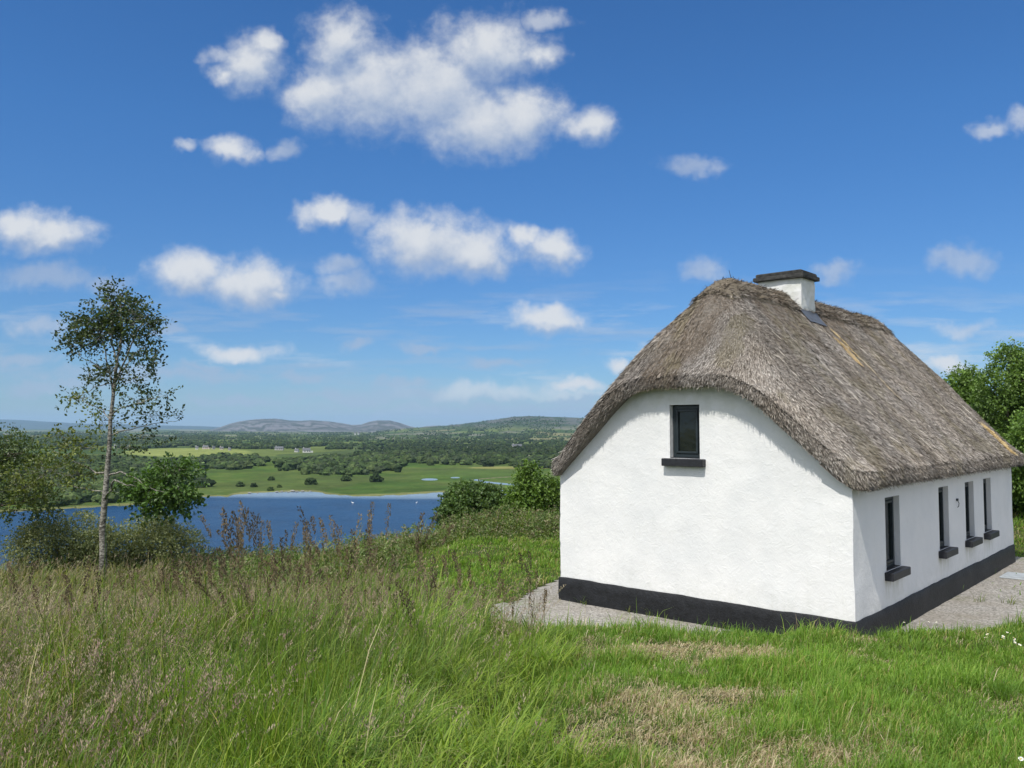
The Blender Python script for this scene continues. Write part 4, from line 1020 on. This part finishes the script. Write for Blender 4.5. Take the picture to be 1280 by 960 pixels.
# tree beyond the left picture edge whose boughs reach in
bs = place(-45, 660, 26)
tree('tree', bs, 'leafy tree at the left picture edge reaching in behind the slender tree', 'tree', 6.5, .16,
     [(-.5, .2, 3.6, 1.5, 1.4, .9), (1.2, 0, 3.3, 1.3, 1.1, .7), (2.0, -.3, 2.4, 1.0, .9, .45), (.6, .3, 4.2, 1.0, 1.0, .5), (-1.5, 0, 3.0, 1.5, 1.3, .9), (1.6, .2, 3.9, .8, .8, .35)], .10, [(.055, .085, .026), (.080, .115, .032)], 61, 260, twig=.4)
# grey-green willow scrub at the foot of the slender tree
def shrub(name, px, py, Y, rx, rz, label, cols, seed, count=260, leaf=.055, n=6, cat='shrub', dy=1.0):
    b = place(px, py, Y); g = np.random.default_rng(seed); bl = []
    for k in range(n):
        t = (k + .5) / n * 2 - 1; bl.append((t * rx * .75 + g.normal(0, .1), g.uniform(-.5, .5) * dy, rz * (.45 + .15 * g.random()) * (1 - .3 * t * t), rx / n * 1.7 + .25, dy * .8, rz * (.45 + .1 * g.random()) * (1 - .35 * t * t)))
    return tree(name, b, label, cat, rz, .05, bl, leaf, cols, seed, count, trunk_top=.5, twig=.32, shell=.4)
W1 = [(.21, .24, .10), (.25, .27, .12), (.17, .20, .085)]
shrub('willow_bush', 85, 700, 26.5, 1.8, 2.05, 'grey green willow bush behind the foot of the slender tree, left half', W1, 71, 420, .075)
shrub('willow_bush', 185, 700, 27, 1.7, 1.95, 'grey green willow bush behind the foot of the slender tree, right half', W1, 72, 420, .075)
# two trees on the slope beside the cottage
bs = place(592, 655, 40)
Sy = 40 / FOC
def px_blobs(base, Y, lst): # (px, py, rx, ry, ddepth) -> blobs relative to base
    out = []; m = Y / FOC
    for px, py, rx, ry, dd in lst:
        p = at(px, py, Y + dd); out.append((p[0] - base[0], p[1] - base[1], p[2] - base[2], rx * m, rx * m * .9, ry * m))
    return out
tree('sycamore_tree', bs, 'dark rounded sycamore on the slope between the lake and the bright young tree', 'tree', 6, .2,
     px_blobs(bs, 40, [(590,632,32,22,0),(575,642,22,16,-.6),(612,635,24,22,.4),(585,620,24,12,.5),(605,618,18,9,0),(566,655,16,14,0),(600,655,32,16,-.5),(625,650,16,16,.3)]), .17, G_SYC, 81, 380, twig=.5, shell=.5)
bs = place(665, 660, 34)
tree('young_tree', bs, 'bright green young tree with a thin pale stem against the cottage wall', 'tree', 5.5, .07,
     px_blobs(bs, 34, [(665,622,26,16,0),(662,602,15,14,0),(661,588,7,7,0),(648,635,20,12,-.4),(682,635,20,14,.3),(690,615,14,12,.3),(670,645,28,10,0),(645,615,8,7,0),(700,625,18,14,.8),(640,648,14,10,.2)]), .13, G_YNG, 83, 210, bark=M_BIRCH, twig=.42, shell=.3)
bs = place(708, 655, 37)
tree('young_tree', bs, 'bright green leafy tree half hidden behind the cottage corner', 'tree', 5, .09, px_blobs(bs, 37, [(706,620,22,18,0),(715,640,24,16,0),(695,645,18,12,-.3),(725,615,14,14,0)]), .14, G_YNG, 84, 260, twig=.42)
# hedge trees behind the right end of the cottage
def rtree(px, pyt, pyb, Y, w, label, seed, cols, loose=False):
    b = place(px, pyb, Y); m = Y / FOC; g = np.random.default_rng(seed); top = (pyb - pyt); L_ = []
    for k in range(11):
        t = g.random(); yy = pyb - top * (.12 + .74 * (k + .5) / 11); wd = w * (1 - .55 * ((k + .5) / 11) ** 1.6)
        L_.append((px + g.uniform(-1, 1) * wd * .55, yy, wd * g.uniform(.30, .44), top * .13, g.uniform(-1, 1)))
    L_.append((px, pyt + top * .10, w * .22, top * .10, 0))
    return tree('hedgerow_tree', b, label, 'tree', 7, .16, px_blobs(b, Y, L_), .115, cols, seed, 340, twig=.45, shell=.35, per=10)
rtree(1205, 462, 610, 33, 62, 'hedgerow tree lowest of the crowns just above the far end of the thatch', 91, G_OAK)
rtree(1262, 432, 615, 31, 75, 'tall hedgerow tree with open sprigs at its top at the right picture edge', 92, G_OAK)
rtree(1150, 480, 612, 38, 60, 'hedgerow tree mostly hidden behind the thatched roof', 93, G_OAK)
rtree(1345, 430, 620, 30, 80, 'hedgerow tree beyond the right picture edge', 94, G_OAK)
rtree(1290, 520, 628, 27, 60, 'low dense hedgerow tree over the lawn at the right picture edge', 95, G_OAK)
for k, (px, pyb, Y) in enumerate(((1225, 600, 34), (1300, 608, 28.5))):
    shrub('hedge_shrub', px, pyb, Y, 2.6, 2.2, ['dark shrub under the hedgerow trees at the end of the cottage', 'dark shrub at the lawn edge under the rightmost trees'][k], G_SYC, 96 + k, 300, .10)

# ------------------------------------------------------------------ grass
def blades(P, h, w, head, bend, cols, tipk=1.25, segs=3):
    n = len(P); hd = np.stack([np.cos(head), np.sin(head), np.zeros(n)], -1); sd = np.stack([-np.sin(head + .5), np.cos(head + .5), np.zeros(n)], -1)
    V = []; C = []
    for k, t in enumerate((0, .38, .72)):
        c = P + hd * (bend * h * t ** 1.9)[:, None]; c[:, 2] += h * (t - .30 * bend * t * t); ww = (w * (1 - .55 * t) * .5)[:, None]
        V += [c - sd * ww, c + sd * ww]; C += [cols * (.70 + .35 * t)] * 2  # shade between blades put into the colour: darker towards the root
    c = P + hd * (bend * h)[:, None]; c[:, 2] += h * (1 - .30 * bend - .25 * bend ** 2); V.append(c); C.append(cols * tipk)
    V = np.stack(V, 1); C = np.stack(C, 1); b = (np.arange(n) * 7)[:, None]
    q = np.concatenate([b + np.array([[0, 1, 3, 2]]), b + np.array([[2, 3, 5, 4]])]); t3 = b + np.array([[4, 5, 6]])
    return V.reshape(-1, 3), q, t3, C.reshape(-1, 3)
class Grass:
    def __init__(s): s.V = []; s.Q = []; s.T = []; s.C = []; s.o = 0
    def add(s, v, q, t, c):
        s.V.append(v); s.Q.append(q + s.o); s.C.append(c); s.o += len(v)
        if t is not None: s.T.append(t + s.o - len(v))
    def build(s, name, mat):
        fs = [np.concatenate(s.Q)] + ([np.concatenate(s.T)] if s.T else [])
        return mesh_obj(name, np.concatenate(s.V), fs, mat, None, np.concatenate(s.C))
def meadow_edge(y): return np.interp(y, [0, 4.5, 7, 10, 12, 15, 17.5, 20, 24, 27, 30], [.1, .15, .45, .45, .15, -.55, -1.5, -2.3, -3.3, -2.5, 3.5])
def in_meadow(x, y):
    e = meadow_edge(y) + (fbm(x * 1.3, y * 1.3, 601, 3) - .5) * 1.3
    return x < e
def house_clear(x, y, m=.1):
    s, u = to_su(x, y); return (s > -m) & (s < L + m) & (u > -m) & (u < W + m)
def wedge(n, y0, y1, k, px0=-130, px1=1420, g=rng):
    """points in the view wedge, density falling with distance"""
    t = g.random(n); e = 2 - k; y = (y0 ** e + t * (y1 ** e - y0 ** e)) ** (1 / e) if abs(e) > 1e-3 else y0 * (y1 / y0) ** t
    x = (g.uniform(px0, px1, n) - 640) / FOC * y; return x, y
def pick(cols, n, probs=None): return np.array(cols)[rng.choice(len(cols), n, p=probs)]

def seed_stems(G, GD, x, y, h, kind):
    n = len(x); z = hz(x, y); P = np.stack([x, y, z], -1); head = rng.uniform(-1.0, 1.4, n); bend = rng.uniform(.05, .5, n)
    if kind == 'dark': head = np.where(rng.random(n) < .7, rng.normal(3.1, .6, n), head); bend = rng.gamma(2, .08, n).clip(0, .4)
    sc = pick([(.13, .13, .05), (.17, .145, .07), (.10, .12, .04)], n); w = np.full(n, .0034) * (1 + y * .05)
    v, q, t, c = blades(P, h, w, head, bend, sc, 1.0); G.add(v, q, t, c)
    # panicle: little spikelets round the top of the stem
    m = 20 if kind != 'dark' else 80; hd = np.stack([np.cos(head), np.sin(head), np.zeros(n)], -1)
    pal = {'pink': [(.34, .25, .19), (.38, .30, .21), (.30, .20, .17)], 'tan': [(.40, .34, .22), (.34, .29, .19), (.30, .24, .16)], 'dark': [(.14, .105, .062), (.20, .155, .095), (.10, .08, .05)]}[kind]
    base = pick(pal, n) * rng.uniform(.8, 1.2, n)[:, None]; hl = {'pink': .13, 'tan': .11, 'dark': .30}[kind] * rng.uniform(.7, 1.3, n)
    for k in range(m):
        f = (k + rng.random(n)) / m; t = 1 - f * hl / h
        c = P + hd * (bend * h * t ** 1.9)[:, None]; c[:, 2] += h * (t - .30 * bend * t * t - .25 * bend ** 2 * t ** 4)
        ang = rng.uniform(0, 6.28, n); outr = {'pink': .016, 'tan': .010, 'dark': .020}[kind] * np.sin(np.clip(f * .85 + .15, 0, 1) * math.pi) * rng.uniform(.3, 1.3, n)
        o_ = np.stack([np.cos(ang), np.sin(ang), rng.uniform(.2, 1.2, n)], -1); c2 = c + o_ * outr[:, None]
        L_ = rng.uniform(.010, .024, n)[:, None] * (1.3 if kind == 'dark' else 1.15); d = o_ * .6 + np.array([0, 0, .9]); d /= np.linalg.norm(d, axis=1)[:, None]
        s_ = np.cross(d, rng.normal(0, 1, (n, 3))); s_ /= np.linalg.norm(s_, axis=1)[:, None]; ww = ((.0018 + .00020 * y) * (2.0 if kind == 'dark' else 1))[:, None]
        v = np.stack([c2, c2 + d * L_ * .5 + s_ * ww, c2 + d * L_, c2 + d * L_ * .5 - s_ * ww], 1).reshape(-1, 3)
        GD.add(v, np.arange(4 * n).reshape(-1, 4), None, np.repeat(base * rng.uniform(.8, 1.25, n)[:, None], 4, 0))

# tall meadow
G = Grass(); GD = Grass()
def meadow(n, y0, y1, k, hm, wd):
    x, y = wedge(n, y0, y1, k, -140, 760); keep = in_meadow(x, y) & ~house_clear(x, y, .3) & ~(in_gravel(x, y, -.15) & (hz(x, y) < .3)); x, y = x[keep], y[keep]; n = len(x)
    pxx = 640 + FOC * x / y
    lush = sstep(.40, .60, fbm(x * .7 + 3, y * .5, 611, 3)); h = hm * rng.gamma(8, 1 / 8, n) * (.35 + 1.15 * fbm(x * .9, y * .9, 612, 3)); h = np.where(y < 4.2, h * .8, h)
    edge = np.clip((meadow_edge(y) - x) / 1.2, .35, 1); h = h * edge
    green = pick([(.125, .215, .028), (.17, .26, .036), (.09, .165, .026), (.23, .29, .055)], n); olive = pick([(.19, .205, .065), (.25, .235, .105), (.32, .27, .15), (.13, .17, .05)], n)
    # greener towards the mown side, browner to the left and back
    br = np.clip(sstep(380, 80, pxx) * .7 + sstep(7, 14, y) * .5 - lush * .3, 0, .85); c = np.where((rng.random(n) < br)[:, None], olive, green)
    c = np.where((rng.random(n) < .035)[:, None], (.48, .42, .24), c)
    P = np.stack([x, y, hz(x, y) - .02], -1)
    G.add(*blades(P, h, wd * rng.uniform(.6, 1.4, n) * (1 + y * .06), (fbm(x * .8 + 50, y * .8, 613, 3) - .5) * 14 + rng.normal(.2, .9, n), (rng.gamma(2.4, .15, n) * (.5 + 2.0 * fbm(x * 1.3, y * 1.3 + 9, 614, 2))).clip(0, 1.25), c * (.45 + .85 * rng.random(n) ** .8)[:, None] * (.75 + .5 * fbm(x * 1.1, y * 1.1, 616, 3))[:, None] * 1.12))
meadow(95000, 2.4, 9, 1.35, .46, .0062); meadow(80000, 8, 18, 1.2, .48, .0075); meadow(42000, 16, 33, 1.1, .50, .011)
def tussocks(nt, y0, y1, per, hh, wd, pal, px0, px1, bmin, bmax, prob=1.0):
    x, y = wedge(nt, y0, y1, 1.3, px0, px1); k = in_meadow(x, y) & ~house_clear(x, y, .4) & ~(in_gravel(x, y, -.2) & (hz(x, y) < .3)); x, y = x[k], y[k]
    tx = np.repeat(x, per) + rng.normal(0, .07, len(x) * per); ty = np.repeat(y, per) + rng.normal(0, .07, len(x) * per); n = len(tx); sc = np.repeat(rng.uniform(.7, 1.3, len(x)), per)
    G.add(*blades(np.stack([tx, ty, hz(tx, ty) - .01], -1), hh * sc * rng.uniform(.6, 1.2, n), wd * rng.uniform(.6, 1.3, n), rng.uniform(0, 6.28, n), rng.uniform(bmin, bmax, n), pick(pal, n) * np.repeat(rng.uniform(.75, 1.25, len(x)), per)[:, None] * rng.uniform(.85, 1.15, n)[:, None]))
LUSH = [(.16, .27, .03), (.21, .31, .035), (.27, .35, .055)]
tussocks(420, 3.0, 9, 34, .40, .0095, LUSH, 150, 760, .4, 1.1)
tussocks(160, 3.0, 9, 30, .42, .0085, [(.11, .20, .04), (.16, .22, .06)], -120, 300, .3, 1.0)
tussocks(260, 3.2, 14, 24, .36, .006, [(.46, .40, .24), (.40, .34, .20), (.30, .26, .13)], -120, 700, .6, 1.3)
tussocks(300, 9, 26, 30, .45, .010, [(.11, .19, .035), (.18, .22, .06), (.08, .14, .03)], -120, 700, .3, 1.0)
def stems(n, y0, y1, kind, h0, h1, px0, px1, thr, seed, k=1.2):
    x, y = wedge(n, y0, y1, k, px0, px1); pxx = 640 + FOC * x / y; keep = in_meadow(x + .25, y) & (fbm(x * .8, y * .8, seed, 3) > thr) & ((rng.random(n) > .85 * sstep(180, 330, pxx) * sstep(9, 5.5, y))) & ~house_clear(x, y, .4) & ~(in_gravel(x, y, -.2) & (hz(x, y) < .3)); x, y = x[keep], y[keep]
    seed_stems(G, GD, x, y, rng.uniform(h0, h1, len(x)), kind)
stems(3600, 3.4, 20, 'pink', .50, .80, -120, 480, .45, 621); stems(4200, 3.6, 24, 'tan', .50, .82, -120, 700, .42, 622); stems(900, 3.8, 16, 'pink', .45, .75, 400, 700, .50, 623)
stems(2600, 14, 30, 'tan', .55, .9, -120, 740, .40, 626); stems(1500, 14, 30, 'pink', .5, .85, -120, 740, .45, 627)
# the dark tall grass heads that stand against the lake
def dark_group(px0, px1, n, Y0, Y1, top0, top1):
    px = rng.uniform(px0, px1, n); y = rng.uniform(Y0, Y1, n); x = (px - 640) / FOC * y; g = hz(x, y)
    pt = rng.uniform(top0, top1, n); zt = np.array([at(a, b, c)[2] for a, b, c in zip(px, pt, y)]); h = np.clip((zt - g) * 1.06, .5, 2.2); seed_stems(G, GD, x, y, h, 'dark')
dark_group(285, 345, 24, 6.5, 9, 628, 700); dark_group(345, 430, 18, 7, 10, 640, 710); dark_group(400, 530, 22, 7, 10, 632, 705); dark_group(210, 300, 22, 9, 12, 690, 730); dark_group(520, 680, 34, 9, 14, 690, 760); dark_group(20, 220, 40, 8, 13, 705, 770); dark_group(300, 560, 45, 7, 12, 690, 760)
tag(G.build('meadow_grass', M_GRASS), 'tall unmown meadow grass on the slope left of the cottage', 'grass', kind='stuff')
tag(GD.build('grass_seed_heads', M_DRY), 'brown and pinkish seed heads standing over the tall meadow grass', 'seed heads', kind='stuff')

# mown lawn
G = Grass()
def dry_mask(x, y):
    px = 640 + FOC * x / y; m = 0
    for cx, cy, rx, ry in ((.95, 6.0, .85, 1.5), (1.9, 8.6, 1.5, .85), (.75, 8.9, .5, .6), (1.0, 4.6, .5, .8), (1.9, 6.7, .6, .45), (1.75, 5.0, .5, .5)):
        m = np.maximum(m, (1 - np.hypot((x - cx) / rx, (y - cy) / ry)))
    return sstep(0, .55, m + (fbm(x * 3, y * 3, 631, 4) - .5) * 1.3)
def lawn(n, y0, y1, k, hm, wd, px0=430, px1=1420, mown=None):
    x, y = wedge(n, y0, y1, k, px0, px1); keep = ~(x < meadow_edge(y) - .5 + (rng.random(len(x)) - .5) * .6) & ~house_clear(x, y, .1); gv = in_gravel(x, y, .0) & (hz(x, y) < .32)
    keep &= ~gv | (rng.random(len(x)) < .012); x, y = x[keep], y[keep]; n = len(x)
    d = dry_mask(x, y); tuft = sstep(.5, .68, fbm(x * 1.1, y * 1.1, 633, 3)); h = hm * rng.gamma(7, 1 / 7, n) * (.75 + .9 * tuft) * (1 - .35 * d)
    c = pick([(.165, .30, .035), (.205, .345, .045), (.12, .235, .03), (.26, .36, .07)], n); pt = fbm(x * .6, y * .6, 634, 3)[:, None]; c = c * (.8 + .45 * pt)
    yl = sstep(.45, .65, fbm(x * 1.7 + 8, y * 1.7, 636, 3)); c = np.where((rng.random(n) < .14 * yl + .04)[:, None], (.40, .36, .13), c)
    c = np.where((rng.random(n) < d * .84)[:, None], pick([(.56, .47, .31), (.48, .38, .25), (.66, .57, .40), (.36, .27, .18)], n), c)
    bend = rng.gamma(3, .15, n).clip(0, .95); bend = np.where(rng.random(n) < d * .7, rng.uniform(.8, 1.5, n), bend); P = np.stack([x, y, hz(x, y) - .01], -1)
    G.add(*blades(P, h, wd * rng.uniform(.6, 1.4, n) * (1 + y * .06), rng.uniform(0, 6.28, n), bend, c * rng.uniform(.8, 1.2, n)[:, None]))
lawn(150000, 3.2, 9, 1.3, .085, .0045); lawn(90000, 7, 13.2, 1.0, .088, .0058); lawn(8000, 9.3, 10.6, 1.0, .125, .006)
lawn(45000, 17, 34, 1.0, .085, .010, 440, 720); lawn(40000, 17, 40, 1.0, .09, .012, 1180, 1420); lawn(3000, 13, 22, 1, .10, .008, 560, 1420)
# grassy tufts
x, y = wedge(260, 3.6, 10.6, 1.1, 640, 1420); tx = np.repeat(x, 26) + rng.normal(0, .05, 260 * 26); ty = np.repeat(y, 26) + rng.normal(0, .05, 260 * 26); k = tx > meadow_edge(ty) - .3; tx, ty = tx[k], ty[k]; n = len(tx)
G.add(*blades(np.stack([tx, ty, hz(tx, ty) - .01], -1), rng.uniform(.10, .24, n), np.full(n, .006), rng.uniform(0, 6.28, n), rng.uniform(.2, .9, n), pick([(.12, .23, .03), (.16, .28, .04)], n) * rng.uniform(.8, 1.2, n)[:, None]))
for px_, py_, Y_, k_ in ((731, 752, 17.0, 22), (738, 756, 16.9, 14), (788, 764, 16.2, 16), (812, 768, 15.9, 10), (1240, 712, 20.5, 14), (1196, 738, 18.2, 12), (1225, 748, 17.2, 16), (1262, 752, 17, 20), (905, 778, 14.9, 14)):
    q = at(px_, py_, Y_); tx = q[0] + rng.normal(0, .07, k_); ty = q[1] + rng.normal(0, .07, k_)
    G.add(*blades(np.stack([tx, ty, hz(tx, ty) + .02], -1), rng.uniform(.08, .28, k_), np.full(k_, .012), rng.uniform(0, 6.28, k_), rng.uniform(.2, 1.0, k_), pick([(.12, .20, .04), (.20, .22, .06)], k_)))
tag(G.build('lawn_grass', M_GRASS), 'short bright lawn grass with dry straw patches in front of the cottage', 'grass', kind='stuff')

# rough bank beyond the lawn: low brambly growth
def bank():
    cs, rs = [], []
    g = np.random.default_rng(12)
    for k in range(120):
        px = g.uniform(235, 725); Y = g.uniform(25.5, 31.5) if px > 480 else g.uniform(20, 28); x = (px - 640) / FOC * Y
        if x > meadow_edge(Y) + 2 and Y < 27: continue
        if px > 480 and Y < 26.5 and x > meadow_edge(Y) - .2: continue
        r = g.uniform(.35, .75); cs.append((x, Y, float(hz(x, Y)) + r * .35)); rs.append((r * 1.2, r, r * g.uniform(.55, .9)))
    v, f, c, _ = sprays(cs, rs, 75, .075, [(.13, .19, .045), (.17, .21, .07), (.095, .15, .038), (.20, .18, .10)], 700, twig=.25, shell=.5)
    return mesh_obj('bank_undergrowth', v, f, M_LEAF, None, c)
tag(bank(), 'low green brambles and weeds along the brow of the bank above the lake', 'undergrowth', kind='stuff')

# daisies in the lawn
m_pet = m_simple('white_petals', (.82, .82, .80), .7, 9, .03, .0005, 60); m_yel = m_simple('yellow_centre', (.75, .50, .03), .7, 9, .1, .0005, 60); m_stem = m_simple('flower_stem', (.07, .13, .03), .7, 9, .1, .0005, 60)
def daisy_proto():
    r = empty('daisy', (0, 0, 0)); b = MB()
    for k in range(12):
        a = 2 * math.pi * k / 12; c_, s_ = math.cos(a), math.sin(a); w = .0035
        b.add([(c_ * .004, s_ * .004, .10), (c_ * .011 - s_ * w, s_ * .011 + c_ * w, .103), (c_ * .019, s_ * .019, .102), (c_ * .011 + s_ * w, s_ * .011 - c_ * w, .103)], [(0, 1, 2, 3)])
    b.build('petals', m_pet, r, recalc=False); v, f = ICO[1]; b = MB(); b.add(v * np.array([.006, .006, .004]) + np.array([0, 0, .103]), f.tolist()); b.build('flower_centre', m_yel, r)
    b = MB(); b.tube([(0, 0, -.01), (.004, 0, .05), (0, 0, .10)], [.0015] * 3, 4); b.build('stem', m_stem, r); return r
dp = daisy_proto(); first = True
spots = [(1243,791),(1250,795),(1257,790),(1262,797),(1270,793),(1275,798),(1248,800),(1236,799),(1266,801),(1278,788),(1240,795),(1255,804),(1277,943),(1120,778),(1132,779),(1146,777),(1105,779),(1158,778),(1172,777),(1270,806)]
def ground_hit(px, py):
    d = ray(px, py); t = 2.0
    while t < 60:
        p = np.array([0, 0, CZ]) + d * t
        if p[2] < hz(p[0], p[1]) + .09: return p
        t += .02
    return p
for px, py in spots:
    p = ground_hit(px, py); o = dp if first else dp.copy()
    if not first:
        COL.objects.link(o)
        for ch in dp.children: c = ch.copy(); COL.objects.link(c); c.parent = o
    first = False
    o.location = (p[0], p[1], float(hz(p[0], p[1])) + .01); o.rotation_euler = (R(random.uniform(15, 40)), R(random.uniform(-20, 20)), random.uniform(0, 6)); s_ = random.uniform(.8, 1.15); o.scale = (s_, s_, s_)
    tag(o, 'small white daisy in the lawn on the right', 'daisy', 'white daisies in the lawn')

# ------------------------------------------------------------------ haze
me = MB(); me.box((-32000, -2000, LAKE_Z - 60), (32000, 33000, 420)); hzb = me.build('haze', None)
m, T, out = new_mat('haze_air'); v = T.add('ShaderNodeVolumePrincipled', ins={'Color': (.44, .70, 1, 1), 'Density': 3.6e-5, 'Anisotropy': 0.0}); T.l.new(v.outputs[0], out.inputs['Volume'])
hzb.data.materials.clear(); hzb.data.materials.append(m); tag(hzb, 'pale blue haze over the lowland and hills', 'haze', kind='stuff')
